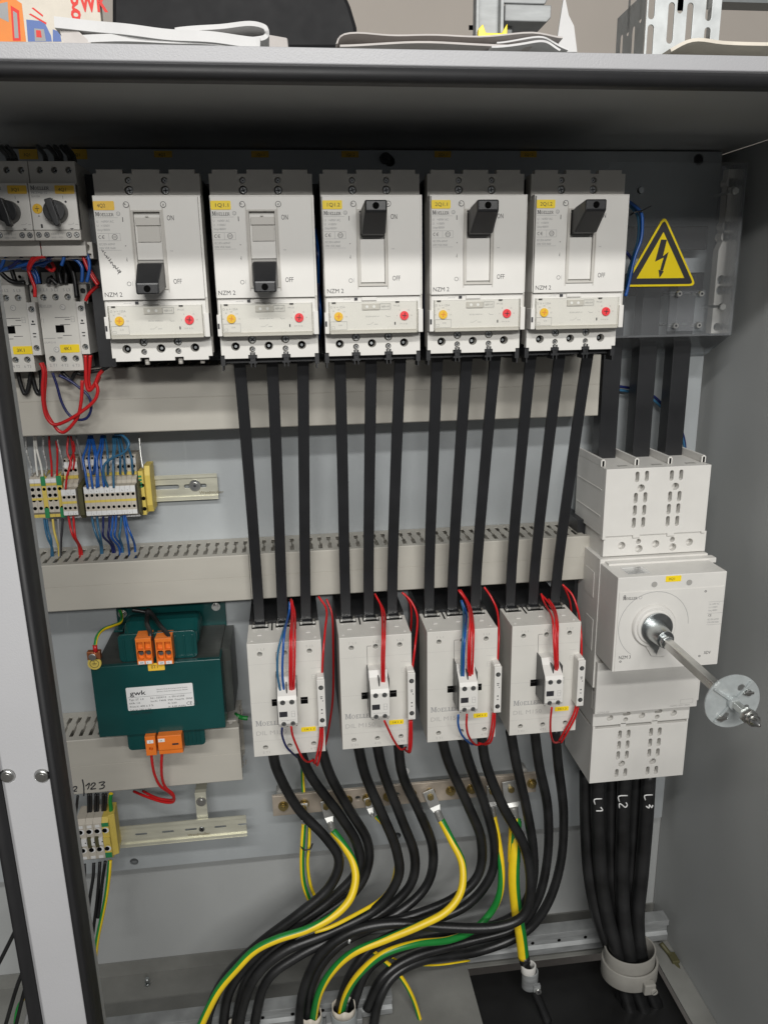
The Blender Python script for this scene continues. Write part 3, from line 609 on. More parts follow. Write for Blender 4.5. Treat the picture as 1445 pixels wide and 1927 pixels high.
for x, t in ((15, '2 T1'), (45, '4 T2'), (75, '6 T3')): text(b, t, kx+x-4, KZ-151, yk, 3, 1, width=8.5)
pts = [(40, -13), (34.6, -13), (34.2, -15), (34.6, -48), (37, -50), (37.6, -55)]
for a, c in zip(pts, pts[1:]): line(b, kx+a[0], KZ+a[1], kx+c[0], KZ+c[1], yk, .45, 2)
line(b, kx+49, KZ-13, kx+56, KZ-13.3, yk, .3, 1)
line(b, kx+76, KZ-37.4, kx+88, KZ-37.4, yk, .3, 1); frame(b, kx+77, kx+81, KZ-52, KZ-46, yk, .35, 1); line(b, kx+77, KZ-49, kx+81, KZ-49, yk, .3, 1)
b.build('lettering', ['grink', 'faint', 'ink'], kt)
for x in (26, 61.6): b = MB(); b.box(kx+x, kx+x+9, yk, YK+.0, KZ-85.4, KZ-76); b.build('guide_slot', 'hole', kt)
# front auxiliary block
YA = 843.
ab = MB(); ab.prism([(YA+3, KZ-55.5), (YA, KZ-60), (YA, KZ-91), (YA+3, KZ-96), (YA+9, KZ-97.5), (YK-.2, KZ-97.5), (YK-.2, KZ-39), (YK-14, KZ-39), (YK-18, KZ-47), (YA+12, KZ-50)], kx+34, kx+57.2, 0, 'x')
A_ = ab.build('auxiliary_contact', 'white', kt, .5)
b = MB(); b.prism([(YK-.3, KZ-96), (YK-.3, KZ-38), (YK-15, KZ-38), (YA+12, KZ-48), (YA+5, KZ-54), (YA+5, KZ-95)], kx+33.1, kx+33.9, 0, 'x'); b.build('side_label', 'blackm', A_)
b = MB(); b.box(kx+45, kx+46.2, YA+6, YA+24, KZ-54, KZ-44.5, 0); b.box(kx+57.3, kx+58.2, YA+8, YK-1, KZ-60, KZ-45, 0)
for x in (36.2, 43.6, 54.8): b.box(kx+x, kx+x+1.5, YA+8, YA+14, KZ-99.5, KZ-97.6, 0)
b.build('side_rib', 'black', A_)
for x in (40.3, 51.2):
    for z, r_ in ((-62.5, 2.9), (-91, 2.6)):
        b = MB(); b.cyl((kx+x, YA-.25, KZ+z), r_+.25, .3, 'y', 18, 0); b.cyl((kx+x, YA-.35, KZ+z), r_, .3, 'y', 18, 1); line(b, kx+x-1.9, KZ+z-.6, kx+x+1.9, KZ+z+.6, YA-.5, .7, 0); b.build('screw', ['ink', 'dmetal'], A_)
b = MB(); b.box(kx+35.6, kx+45.2, YA-.2, YA, KZ-81.6, KZ-74.6, 0); frame(b, kx+50, kx+54, KZ-82, KZ-74.5, YA-.2, .3, 1); line(b, kx+50, KZ-78, kx+54, KZ-78, YA-.2, .3, 1); text(b, 'DILM150-XHI11', kx+37, KZ-87, YA-.2, 1.3, 1, width=17)
b.build('lettering', ['ink', 'grink'], A_)
# side auxiliary block
b = MB(); b.box(kx+82.2, kx+91.6, 860, 905, KZ-109, KZ-45); b.box(kx+82.8, kx+91, 864, 890, KZ-45.2, KZ-43.6)
B_ = b.build('auxiliary_contact', 'white', kt, .5)
for z in (-55.5, -100):
    b = MB(); b.cyl((kx+87, 859.7, KZ+z), 3.0, .35, 'y', 16, 1); b.cyl((kx+87.4, 859.6, KZ+z), 2.3, .3, 'y', 14, 0); b.build('screw', ['dmetal', 'hole'], B_)
b = MB(); yb_ = 859.8
for z, w_ in ((-67.8, 3), (-70.2, 2.4), (-90.2, 2)): b.box(kx+87-w_/2, kx+87+w_/2, yb_, yb_+.1, KZ+z-.5, KZ+z+.5, 0)
b.cyl((kx+87, yb_, KZ-85.4), 1, .1, 'y', 10, 0); b.cyl((kx+88.6, yb_, KZ-73.4), .7, .1, 'y', 10, 0); line(b, kx+84, KZ-107.5, kx+89, KZ-107.5, yb_, .3, 1)
b.build('lettering', ['ink', 'grink'], B_)
ktags = ['1K1.1', '1K1.2', '2K1.1', '2K1.2']
klab = ['leftmost large white contactor tagged 1K1.1, leftmost of the four', 'large white contactor tagged 1K1.2, second from the left', 'large white contactor tagged 2K1.1 with blue and red wires, third from left', 'large white contactor tagged 2K1.2 beside the main switch']
ks = [copy_tree(kt), kt, copy_tree(kt), copy_tree(kt)]
for i, o in enumerate(ks):
    o.location.x = (KX[i]+45)*.001; o['label'] = klab[i]
    tagplate('tag', ktags[i], kx+60.5, kx+79, KZ-124.4, KZ-118.2, YK-.1, o)

# ------------------------------------------------------------------ three thick bars at the right and the main switch
for j, (xa, lab) in enumerate(((409, 'left'), (457, 'middle'), (503.5, 'right'))):
    b = MB(); b.box(xa, xa+24.5, 985, 1009, -226, 22, 0)
    solo('main_busbar', b, 'blackm', '%s one of three thick black bars rising from the main switch' % lab, 'busbar', 'thick black main bars', .8)
NX, NZ = 396.5, -333.1
ms = thing('main_switch', (NX+70, 1040, NZ-338), 'big white main switch with a long steel rotary shaft sticking out', 'main switch')
base_b.build('base_shade_block', 'black', ms)  # black block behind the switch, partly standing in for shade
CN = crop(1040, 820, 3.568); CL = crop(1040, 1140, 3.568)
def holes(C, Y, lst, w_, h_): 
    r_ = []
    for a, c in lst: p = C(a, c, Y); r_.append(slot(p.x, p.z, w_, h_))
    return r_
def rh(C, Y, lst, rad): return [(C(a, c, Y).x, C(a, c, Y).z, rad) for a, c in lst]
# upper terminal shroud
U = [(566, 278), (630, 272), (797, 268), (860, 264), (555, 420), (619, 415), (785, 410), (848, 407), (549, 503), (612, 500), (777, 494), (840, 490), (542, 586), (605, 582), (770, 575), (833, 573)]
b = MB(); zt_, zb_ = NZ+118, NZ+28.6
ol = [(NX-3.3, zb_-4), (NX+1, zb_-4), (NX+1, zb_), (NX+38, zb_), (NX+38, zb_-3.6), (NX+47.5, zb_-3.6), (NX+47.5, zb_), (NX+85, zb_), (NX+85, zb_-3.6), (NX+94.5, zb_-3.6), (NX+94.5, zb_), (NX+132, zb_), (NX+132, zb_-2), (NX+137, zb_-2), (NX+137, zt_), (NX-3.3, zt_)]
panel(b, ol, holes(CN, 918, U, 5.2, 14)+rh(CN, 918, [(592, 352), (822, 341)], 4.8), 918, 8, 0, .5)
b.box(NX-3.1, NX+136.8, 928, 1018, zb_+.2, zt_-.2, 0)
b.box(NX-3.1, NX-1, 926, 928, zb_, zt_-.2); b.box(NX+134.6, NX+136.8, 926, 928, zb_, zt_-.2); b.box(NX-1, NX+134.6, 926, 928, zt_-2, zt_-.2)
for z in (30, 65): b.box(NX-3.9, NX-3.1, 930, 1016, zt_-z, zt_-z+1.1)
b.build('terminal_shroud', 'white', ms)
b = MB()
for xa in (18, 64, 110): b.box(NX+xa, NX+xa+13, 930, 937, zt_-.1, zt_+.25)
b.build('shroud_window', 'recess', ms)
for xa in (-3.1, 42, 87, 133): b = MB(); b.box(NX+xa, NX+xa+3.6, 934, 1018, zt_, zt_+9.5); b.box(NX+xa-1.2, NX+xa+4.8, 934, 937, zt_, zt_+8); b.build('phase_barrier', 'white', ms, .4)
# strip with clamp openings
b = MB(); panel(b, rect(NX-.2, NX+141, NZ+.4, zb_-.5), rh(CN, 921, [(461, 739), (689, 727), (915, 715), (577, 760), (803, 748)], 5)+rh(CN, 921, [(574, 710), (801, 697)], 3.4), 921, 8, 0, .5)
b.box(NX, NX+140.8, 929.5, 1030, NZ-2, zb_-.7); b.build('clamp_strip', 'white', ms)
# main body
b = MB(); b.box(NX-6, NX+141.6, 914, 1036, NZ-185, NZ-.8, 0); b.box(NX+.6, NX+147, 902, 914, NZ-9.5, NZ-3, 0); b.box(NX-6.6, NX-6, 930, 960, NZ-60, NZ-24); b.box(NX-6.6, NX-6, 925, 950, NZ-135, NZ-90)
b.build('body', 'white', ms, .7)
# front box
FY = 858.; fx0, fx1, fz0, fz1 = 391.2, 533.6, NZ-133.5, NZ-5.6
b = MB(); b.box(fx0, fx1, FY+.3, 913.8, fz0, fz1, 0); b.build('front_cover', 'white', ms, .9)
b = MB(); b.box(fx0+2.5, fx1-2, FY-.6, FY+.2, fz0+1, fz1-19.5); b.build('face_plate', 'white', ms, .25)
b = MB(); b.box(fx0+17, fx0+46, 868, 892, fz1+.1, fz1+1.3); b.build('clear_window', 'smoke', ms, .3)
yf_ = FY-.75; b = MB()
c0 = CN(672, 1275, FY); kc = (c0.x, c0.z)
b = MB(); n = 40; pr = CN(440, 1250, FY); R0 = kc[0]-pr.x
for i in range(4, 30):
    a, c = math.radians(250-i*9+20), math.radians(250-(i+1)*9+20); line(b, kc[0]+R0*math.cos(a), kc[1]+R0*math.sin(a), kc[0]+R0*math.cos(c), kc[1]+R0*math.sin(c), yf_, .55, 1)
p0, p1 = CN(468, 1103, FY), CN(563, 1083, FY)
slab(b, 'MOELLER', p0.x, p0.z, yf_, 4.4, 18.5, 0); ringp(b, p0.x+22.5, p0.z+2.1, yf_, 2.2, .5, 1)
b.build('lettering', ['ink', 'grink'], ms); b = MB()
p0 = CN(437, 1500, FY); text(b, 'NZM 3', p0.x, p0.z, yf_, 4.6, 0, width=15.6)
b.build('lettering', ['ink', 'grink'], ms); b = MB()
p0 = CN(1008, 1465, FY); text(b, 'XDV', p0.x, p0.z, yf_, 4.2, 0, width=9.4)
b.build('lettering', ['ink', 'grink'], ms); b = MB()
p0, p1 = CN(1040, 1115, FY), CN(1135, 1185, FY)
line(b, p0.x, p0.z, p1.x, p0.z, yf_, .3, 1); line(b, p0.x, p1.z, p1.x, p1.z, yf_, .3, 1)
for i, t in enumerate(('Ue =690V AC', 'Ui =1000V', 'Uimp=8000V')): text(b, t, p0.x+1, p0.z-4.2-i*4.3, yf_, 2.3, 1, width=(14, 12, 12)[i])
q = CN(1037, 1212, FY); text(b, 'CE', q.x, q.z, yf_, 3, 0, width=4.4)
for i, t in enumerate(('IEC/EN 60947', 'DIN VDE 0660')): text(b, t, q.x, q.z-5.4-i*3.8, yf_, 2.2, 1, width=15)
line(b, q.x-1, q.z-11.5, p1.x, q.z-11.5, yf_, .3, 1)
for a, c in ((480, 1077), (450, 1515), (1022, 1043), (980, 1477)): q = CN(a, c, FY); ringp(b, q.x, q.z, yf_, 1.5, .7, 0, 8)
b.build('lettering', ['ink', 'grink'], ms)
for a, c in ((680, 998), (914, 985)): q = CN(a, c, FY); b = MB(); b.cyl((q.x, FY-.2, q.z), 3.4, .5, 'y', 20); ringp(b, q.x, q.z, FY-.3, 3.7, .4, 1); b.build('seal_cap', ['recess', 'grink'], ms)
q0, q1 = CN(755, 982, FY), CN(862, 937, FY); tagplate('tag', '0Q1', q0.x, q1.x, q0.z, q1.z, FY+.2, ms)
# rotary drive
b = MB(); b.cyl((kc[0], FY-5, kc[1]), 27, 4.3, 'y', 48, 0, 29); b.cyl((kc[0], FY-7, kc[1]), 22, 2, 'y', 40, 0, 24)
b.prism([(kc[0]-13, kc[1]-20), (kc[0]+24, kc[1]-12), (kc[0]+27, kc[1]-30), (kc[0]+17, kc[1]-42), (kc[0]-1, kc[1]-40)], FY-4, FY-.7, 0)
b.build('knob_seat', 'white', ms, .6)
b = MB(); b.cyl((kc[0]+1, FY-9.5, kc[1]), 20.5, 2.4, 'y', 40, 0); b.prism([(kc[0]-14, kc[1]-14), (kc[0]+8, kc[1]-19), (kc[0]+3, kc[1]-36), (kc[0]-2, kc[1]-28)], FY-9.4, FY-7.4, 0); b.build('drive_disc', 'dmetal', ms, .4)
b = MB(); b.cyl((kc[0]-2, FY-38, kc[1]-2), 11, 29, 'y', 24, 0, 14); b.cyl((kc[0]-3, FY-46, kc[1]-3), 8.4, 8, 'y', 8); b.build('drive_hub', 'dmetal', ms, .5)
for i, (a, c) in enumerate(((-7, 5), (-7.5, -4))): b = MB(); b.cyl((kc[0]+2+a, FY-24-6*i, kc[1]+c), 2.2, 3, 'y', 12); b.build('grub_screw', 'metal', ms)
b = MB(); s4 = 5.3; ax, az = kc[0]-3, kc[1]-3; b.prism(rrect(ax-s4, ax+s4, az-s4, az+s4, 1.6), 682, FY-36, 0); b.build('shaft', 'metal', ms)
b = MB(); b.prism(rrect(ax-3.6, ax+3.6, az-3.6, az+3.6, 1), 632, 671, 0, 'y'); b.cyl((ax, 638, az), 8.2, 8, 'y', 6); b.cyl((ax, 632, az), 6.6, 6, 'y', 18); b.cyl((ax, 623, az), 1.4, 9, 'y', 16, 0, 5.4); b.build('shaft_tip', 'metal', ms, .3)
b = MB(); q = CL(1200, 650, 702); gx, gz = ax, az
panel(b, [(gx+30*math.cos(t*math.pi/20), gz+30*math.sin(t*math.pi/20)) for t in range(40)], [(gx+8, gz+15, 4), (gx-6, gz-16, 4), (gx+16, gz-8, 3.2), (gx, gz, 4.6)], 671, 2.2, 0, .3)
D_ = b.build('alignment_disc', 'frost', ms)
b = MB()
for t in (.9, 2.5, 4.0, 5.6): b.prism([(gx+5*math.cos(t)-1.1*math.sin(t), gz+5*math.sin(t)+1.1*math.cos(t)), (gx+28*math.cos(t)-1.1*math.sin(t), gz+28*math.sin(t)+1.1*math.cos(t)), (gx+28*math.cos(t)+1.1*math.sin(t), gz+28*math.sin(t)-1.1*math.cos(t)), (gx+5*math.cos(t)+1.1*math.sin(t), gz+5*math.sin(t)-1.1*math.cos(t))], 668.6, 671, 0)
b.cyl((gx, 665, gz), 7, 6, 'y', 20); b.build('disc_rib', 'frost', D_, .3)
for a, c in ((15, 10), (-12, -17)): b = MB(); b.cyl((gx+a, 667.5, gz+c), 3.6, 3, 'y', 10); b.box(gx+a-5.5, gx+a+5.5, 667, 669, gz+c-1.3, gz+c+1.3); b.build('disc_clip', 'metal', D_, .4)
b = MB(); b.cyl((gx, 674, gz), 9.5, 10, 'y', 24, 0, 8.6); b.build('collar', 'metal', ms, .5)
# lower body and lower shroud
b = MB(); b.box(NX-4, NX+143, 906, 914, NZ-222, NZ-145, 0); b.box(NX+139.5, NX+146, 908, 930, NZ-214, NZ-160); b.build('trip_cover', 'white', ms, 1.2)
b = MB(); line(b, NX+36, NZ-150, NX+48, NZ-149.6, 905.8, .4, 0); text(b, 'NZMN3-400', NX-1, NZ-220.5, 905.8, 3, 1, width=17); text(b, 'NZM3-XDV 400A', NX+104, NZ-219, 905.8, 2.6, 1, width=28); frame(b, NX+118, NX+136, NZ-215, NZ-209, 905.8, .4, 1)
b.build('lettering', ['grink', 'faint'], ms)
b = MB(); panel(b, rect(NX-1, NX+140, NZ-247.4, NZ-222.5), rh(CL, 918, [(383, 755), (597, 738), (810, 722)], 4.6)+rh(CL, 918, [(488, 765), (699, 747)], 3.4)+[hslot(CL(495, 727, 918).x, CL(495, 727, 918).z, 11, 6), hslot(CL(708, 710, 918).x, CL(708, 710, 918).z, 11, 6)], 918, 8, 0, .5)
b.box(NX-.8, NX+139.8, 926.5, 1030, NZ-247.4, NZ-186); b.build('clamp_strip', 'white', ms)
Lh = [(449, 867), (507, 862), (658, 850), (716, 846), (443, 938), (500, 933), (652, 921), (710, 917), (437, 1006), (495, 1002), (646, 990), (703, 986), (427, 1125), (485, 1120), (635, 1108), (692, 1104)]
b = MB(); zt_, zb_ = NZ-248, NZ-338.4
ol = [(NX-.4, zb_), (NX+139.4, zb_), (NX+139.4, zt_), (NX+137, zt_), (NX+137, zt_-4), (NX+94, zt_-4), (NX+94, zt_+2.6), (NX+85, zt_+2.6), (NX+85, zt_-4), (NX+48, zt_-4), (NX+48, zt_+2.6), (NX+39.5, zt_+2.6), (NX+39.5, zt_-4), (NX+3, zt_-4), (NX+3, zt_), (NX-.4, zt_)]
panel(b, ol, holes(CL, 918, Lh, 5.4, 13.5)+rh(CL, 918, [(461, 1061), (669, 1046)], 4.9), 918, 8, 0, .5)
b.box(NX-.2, NX+139.2, 928, 1020, zb_+.2, zt_-4.3); b.box(NX-.2, NX+2, 926, 928, zb_+.2, zt_-.3); b.box(NX+137, NX+139.2, 926, 928, zb_+.2, zt_-.3); b.box(NX+2, NX+137, 926, 928, zb_+.2, zb_+2)
b.build('terminal_shroud', 'white', ms)

# ------------------------------------------------------------------ acrylic cover, its support, warning sign
CR = crop(980, 300, 3.1075)
b = MB(); b.box(384, 556, 940, 942.5, -54, 146)
b.hexa([(384, 942.6, -54), (556, 942.6, -54), (579.5, 1042, -87), (384, 1042, -87)], [(384, 942.6, -51.6), (556, 942.6, -51.6), (579.5, 1042, -84.6), (384, 1042, -84.6)])
b.hexa([(553.6, 942.6, -51.5), (556, 942.6, -51.5), (579.5, 1042, -84.5), (577.1, 1042, -84.5)], [(553.6, 942.6, 146), (556, 942.6, 146), (579.5, 1042, 158), (577.1, 1042, 158)])
cvr = thing('acrylic_cover', (480, 1000, -54), 'clear acrylic cover box over the busbars right of the breakers, carrying the warning triangle', 'cover')
b.build('cover_box', 'smoke', cvr)
for a, c in ((1240, 187), (1165, 862)): q = CR(a, c, 938); b = MB(); b.cyl((q.x, 932, q.z), 4, 5, 'y', 6, 0, 4.6); b.cyl((q.x, 940, q.z), 1.8, 40, 'y', 10, 0); b.build('screw', 'metal', cvr)
q = CR(705, 178, 936); b = MB(); b.cyl((q.x, 936, q.z), 3.2, 5, 'y', 14, 0, 3.8); b.build('screw', 'dmetal', cvr)
b = MB(); q0, q1 = CR(875, 762, 936), CR(1062, 1000, 936); b.box(q0.x, q1.x, 936, 939.6, q1.z, q0.z); cp = b.build('clamp_plate', 'smoke', cvr)
for a, c in ((930, 785), (1060, 785), (908, 973), (1045, 970)): q = CR(a, c, 930); b = MB(); b.cyl((q.x, 931, q.z), 3.2, 4.8, 'y', 14, 0, 3.8); b.cyl((q.x, 930.9, q.z), 1.6, .1, 'y', 6, 1); b.cyl((q.x, 942.6, q.z), 2, 30, 'y', 10); b.build('screw', ['metal', 'ink'], cp)
pts = [CR(595, 745, 939.5), CR(1022, 740, 939.5), CR(837, 325, 939.5)]
def inset(pts, d):
    c = sum(pts, Vector())/3; out = []
    n = len(pts)
    for i in range(n):
        a, p, q = pts[i-1], pts[i], pts[(i+1) % n]; u = (a-p).normalized(); v = (q-p).normalized(); bis = (u+v).normalized(); ang = u.angle(v)/2
        out.append(p+bis*(d/math.sin(ang)))
    return out
def rounded(pts, r):
    o = []; n = len(pts)
    for i in range(n):
        a, p, q = pts[i-1], pts[i], pts[(i+1) % n]; u = (a-p).normalized()*r; v = (q-p).normalized()*r
        for k in range(6): t = k/5; o.append((1-t)**2*(p+u)+2*t*(1-t)*p+t*t*(p+v))
    return o
sg = thing('warning_sign', (pts[0].x+45, 939.5, pts[0].z), 'yellow triangular high voltage sign with black lightning arrow', 'sign')
xz = lambda L: [(p.x, p.z) for p in L]
b = MB(); b.prism(xz(rounded(pts, 9)), 938.7, 939.8, 0); b.build('sign_plate', 'signy', sg)
b = MB(); o_ = rounded(inset(pts, 2.4), 6); i_ = inset(pts, 9.5)
for i in range(3):
    seg = o_[i*6:(i+1)*6]; nx = o_[(i*6+6) % 18]
    for k in range(5): b.add([(seg[k].x, 938.5, seg[k].z), (seg[k+1].x, 938.5, seg[k+1].z), (i_[i].x, 938.5, i_[i].z)], [(0, 1, 2)])
    b.add([(seg[5].x, 938.5, seg[5].z), (nx.x, 938.5, nx.z), (i_[(i+1) % 3].x, 938.5, i_[(i+1) % 3].z), (i_[i].x, 938.5, i_[i].z)], [(0, 1, 2, 3)])
bolt = [CR(a, c, 938.45) for a, c in ((818, 468), (852, 470), (829, 566), (862, 540), (829, 650), (834, 654), (809, 693), (803, 645), (812, 648), (833, 574), (783, 598))]
b.add([tuple(p) for p in bolt[:1]+bolt[1:3]+bolt[9:]], [(0, 1, 2, 3, 4)]); b.add([tuple(p) for p in (bolt[2], bolt[3], bolt[4], bolt[8], bolt[9])], [(0, 1, 2, 3, 4)]); b.add([tuple(p) for p in (bolt[5], bolt[6], bolt[7])], [(0, 1, 2)])
b.build('sign_print', 'ink', sg)
# busbar support behind the cover
sp_ = thing('busbar_support', (567, 1000, -54), 'pale upright busbar support with round openings behind the acrylic cover', 'busbar support')
b = MB(); hl = [(1190, 388, 5.5), (1180, 452, 5.8), (1150, 705, 5.8), (1147, 765, 5.8), (1128, 980, 5), (1205, 135, 5.5)]
x0, x1 = 553.5, 578
ol = [(x0, -54), (x1-1, -54), (x1-1, -30), (x1, -26), (x1, 30), (x1-2, 34), (x1-2, 62), (x1, 66), (x1, 128), (x1-3, 130), (x1-3, 146), (x0+4, 146), (x0+4, 60), (x0, 50)]
panel(b, ol, [(min(max(CR(a, c, 985).x, x0+8), x1-8), CR(a, c, 985).z, r_) for a, c, r_ in hl], 985, 14, 0, .8)
b.build('support_frame', 'body', sp_)
for a, c, r_ in hl[:4]: q = CR(a, c, 985); b = MB(); b.cyl((min(max(q.x, x0+8), x1-8), 995, q.z), r_-.6, 3, 'y', 18); b.build('bolt', 'dmetal', sp_)
# bare flat rails behind the cover (horizontal bars of the busbar system)
for z0, z1, lab in ((P(0, 465, 1015).z-12, P(0, 415, 1015).z-12, 'upper'), (P(0, 560, 1015).z-12, P(0, 512, 1015).z-12, 'lower')):
    b = MB(); b.box(404, 552, 1012, 1022, z0, z1); solo('flat_bar', b, 'blackm', '%s one of the dark horizontal bars behind the acrylic cover' % lab, 'busbar', 'dark horizontal bars behind the acrylic cover', 1)
# blue wires between the breakers and to the right
def wp(C, Yd, pts): return [C(a, c, (y if y else Yd)) for a, c, *r in pts for y in [(r[0] if r else None)]]
F = crop(0, 0, 1.)
BLU = 'blue control wires beside the breakers'
wire('blue_wire', wp(CR, 905, [(618, 240), (655, 265), (700, 310), (708, 380), (700, 470), (668, 560), (645, 650), (628, 730), (610, 800)]), 2.0, 'wblue', 'outer blue wire arching out right of breaker 2Q1.2', group=BLU)
wire('blue_wire', wp(CR, 912, [(615, 250), (650, 285), (683, 330), (690, 400), (683, 480), (655, 570), (630, 660), (615, 760)]), 2.0, 'wcyan', 'inner lighter blue wire arching out right of breaker 2Q1.2', group=BLU)
wire('blue_wire', wp(CR, 925, [(612, 540), (640, 575), (652, 620), (640, 690), (620, 740)]), 1.9, 'wdark', 'short dark blue wire bowed beside breaker 2Q1.2', group=BLU)
for k in range(2):
    wire('blue_wire', [(x, y, z-5*k) for x, y, z in [(413, 1028, -128), (440, 1030, -124), (470, 1030, -128), (500, 1030, -138), (525, 1030, -160), (546, 1030, -185), (556, 1030, -215), (553, 1030, -240)]], 1.9, ('wdark', 'wcyan')[k], '%s of two blue wires passing behind the thick main bars' % ('upper', 'lower')[k], group='blue wires behind the main bars')
for i, xg in enumerate((BX[1]+108.5, BX[2]+108.5, BX[3]+108.5)):
    nm_ = TAGS[i+1]+' and '+TAGS[i+2]
    for k in range(2): wire('blue_wire', [(xg-1+k*1.5, 930, 75), (xg+.8-k, 902, 50), (xg+.2, 908, 12+8*k), (xg+.8-k*2, 903, -20), (xg-.5, 940, -48)], 1.6, ('wblue', 'wdark')[k], '%s blue wire in the gap between breakers %s' % (('front', 'rear')[k], nm_), group=BLU)
b = MB()
q = CR(680, 318, 900)
b.tube([(q.x-6, 905, q.z-1), (q.x-5, 899, q.z+1), (q.x+4, 899, q.z+3), (q.x+7, 905, q.z+2)], 1, 6); b.tube([(q.x+4, 899, q.z+3), (q.x+14, 896, q.z+8)], .6, 6); solo('cable_tie', b, 'black', 'black cable tie round the blue wires by the triangle', 'cable tie')

# ------------------------------------------------------------------ motor starters and small contactors at the left
CP = crop(0, 280, 4.817); CQ = crop(0, 500, 4.817)
YS = 860.; sx = -244.3
st_ = thing('motor_starter', (sx+22, 950, 22), 'motor starter tagged 4Q1 with black rotary knob and yellow dial', 'motor starter', 'motor starters with black rotary knobs')
b = MB(); hz = CP(360, 192, 868).z
panel(b, rect(sx, sx+44.4, 113.4, 135), [(CP(a, 192, 868).x, hz, 3.1) for a in (362, 493, 622)], 868, 8, 0, .4)
b.box(sx+.2, sx+44.2, 876, 935, 46, 134.8); b.box(sx, sx+44.4, 862, 875.8, 60.8, 113); b.box(sx+.1, sx+44.3, YS, 866, 60.4, 69.6)
b.build('housing', 'body', st_, .5)
b = MB(); b.box(sx, sx+44.4, YS-1.5, YS+8, 69.8, 113.6); b.build('front_cover', 'white', st_, .7)
for a in (362, 493, 622): q = CP(a, 192, 868); b = MB(); screw(b, q.x+.4, q.z, 873, 2.7, 0, 1, .4); b.build('screw', ['dmetal', 'hole'], st_)
for a in (358, 432, 632, 700): q = CP(a, 780, YS); b = MB(); b.cyl((q.x, YS-.5, q.z), 2.6, .6, 'y', 16, 0); ringp(b, q.x, q.z, YS-.65, 2.7, .5, 1); line(b, q.x-1.6, q.z-.9, q.x+1.6, q.z+.9, YS-.65, .6, 1); line(b, q.x-.9, q.z+1.6, q.x+.9, q.z-1.6, YS-.65, .6, 1); b.build('screw', ['metal', 'ink'], st_)
q = CP(525, 575, YS); kx_, kz_ = q.x, q.z
b = MB(); b.cyl((kx_, YS-14, kz_), 10.2, 12.4, 'y', 36, 0, 10.8); b.build('knob_base', 'black', st_, .5)
b = MB()
u = Vector((math.cos(math.radians(-75)), math.sin(math.radians(-75)))); v_ = Vector((-u.y, u.x))
def kk(a, c): return (kx_+u.x*a+v_.x*c, kz_+u.y*a+v_.y*c)
b.prism([kk(-11, -3.4), kk(5, -3.4), kk(14.5, -2.4), kk(15.5, 0), kk(14.5, 2.4), kk(5, 3.4), kk(-11, 3.4)], YS-22, YS-13.9, 0); b.build('knob_grip', 'black', st_, .9)
q = CP(347, 545, YS); b = MB(); b.cyl((q.x, YS-2.3, q.z), 4.5, .9, 'y', 24, 0, 4.8); line(b, q.x-2, q.z, q.x+2, q.z, YS-2.45, .6, 1); line(b, q.x, q.z-2.6, q.x, q.z+2.4, YS-2.45, .5, 1); b.build('dial', ['ydial', 'ink'], st_)
ys_ = YS-1.65; b = MB()
q = CP(280, 372, ys_); slab(b, 'MOELLER', q.x, q.z, ys_, 3.9, 17.5, 0); q = CP(285, 402, ys_); text(b, 'PKZM0-10', q.x, q.z-.6, ys_, 2.1, 1, width=15)
q = CP(290, 440, ys_); text(b, 'Iu=10A', q.x, q.z, ys_, 2, 1, width=8)
for a0 in range(100, 190, 15): t0, t1 = math.radians(a0), math.radians(a0+12); line(b, kx_+13*math.cos(t0), kz_+13*math.sin(t0), kx_+13*math.cos(t1), kz_+13*math.sin(t1), ys_, .4, 1)
q = CP(572, 440, ys_); line(b, q.x, q.z-1.5, q.x, q.z+1.5, ys_, .5, 1); q = CP(425, 640, ys_); ringp(b, q.x, q.z, ys_, 1.4, .35, 1); q = CP(598, 480, ys_); b.cyl((q.x, ys_, q.z), 1.1, .1, 'y', 10, 0)
q = CP(383, 700, ys_); b.box(q.x-.9, q.x+.9, ys_, ys_+.1, q.z-1.8, q.z+1.8, 0); q = CP(357, 607, ys_); b.add([(q.x-1.2, ys_, q.z-1), (q.x+1.2, ys_, q.z-1), (q.x, ys_, q.z+1)], [(0, 1, 2)], 1)
q = CP(620, 685, ys_); line(b, q.x, q.z, q.x+4, q.z, ys_, .25, 1); line(b, q.x+4, q.z, q.x+6, q.z+1.4, ys_, .25, 1); line(b, q.x+7, q.z, q.x+10, q.z, ys_, .3, 1)
q = CP(655, 724, ys_); b.add([(q.x-2, ys_, q.z+.4), (q.x+2, ys_, q.z+.4), (q.x, ys_, q.z-.9)], [(0, 1, 2)], 0)
q = CP(470, 790, YS); text(b, 'NHI-E-11', q.x, q.z+.8, YS-.2, 1.8, 1, width=11); text(b, 'NHI-E-11-PKZ0', q.x, q.z-2.2, YS-.2, 1.6, 1, width=11)
b.build('lettering', ['ink', 'grink'], st_)
# lower terminals of the starter
b = MB(); hs = [(CP(a, c, 884).x, CP(a, c, 884).z, 3.2) for a, c in ((300, 870), (590, 870), (725, 870))]
panel(b, rect(sx+1, sx+49, 43.5, 60), [(sx+x, 54.5, 3.4) for x in (7, 29, 43)]+[rect(sx+x, sx+x+4, 45, 48.5) for x in (5, 20, 35, 43)], 884, 6, 0, .4)
b.box(sx+1.2, sx+48.8, 890.2, 935, 43.7, 59.8); b.build('terminal_cover', 'body', st_)
st2 = copy_tree(st_); st2.location.x -= .0451; st2['label'] = 'motor starter tagged 3Q1, cut by the left edge of the picture'
def ctag(par, tx, C, a0, c0, a1, c1, Y, dx=0): 
    q0, q1 = C(a0, c0, Y), C(a1, c1, Y); return tagplate('tag', tx, q0.x+dx, q1.x+dx, q1.z, q0.z, Y, par, 'yell2' if 'Q' in tx else 'yellow')
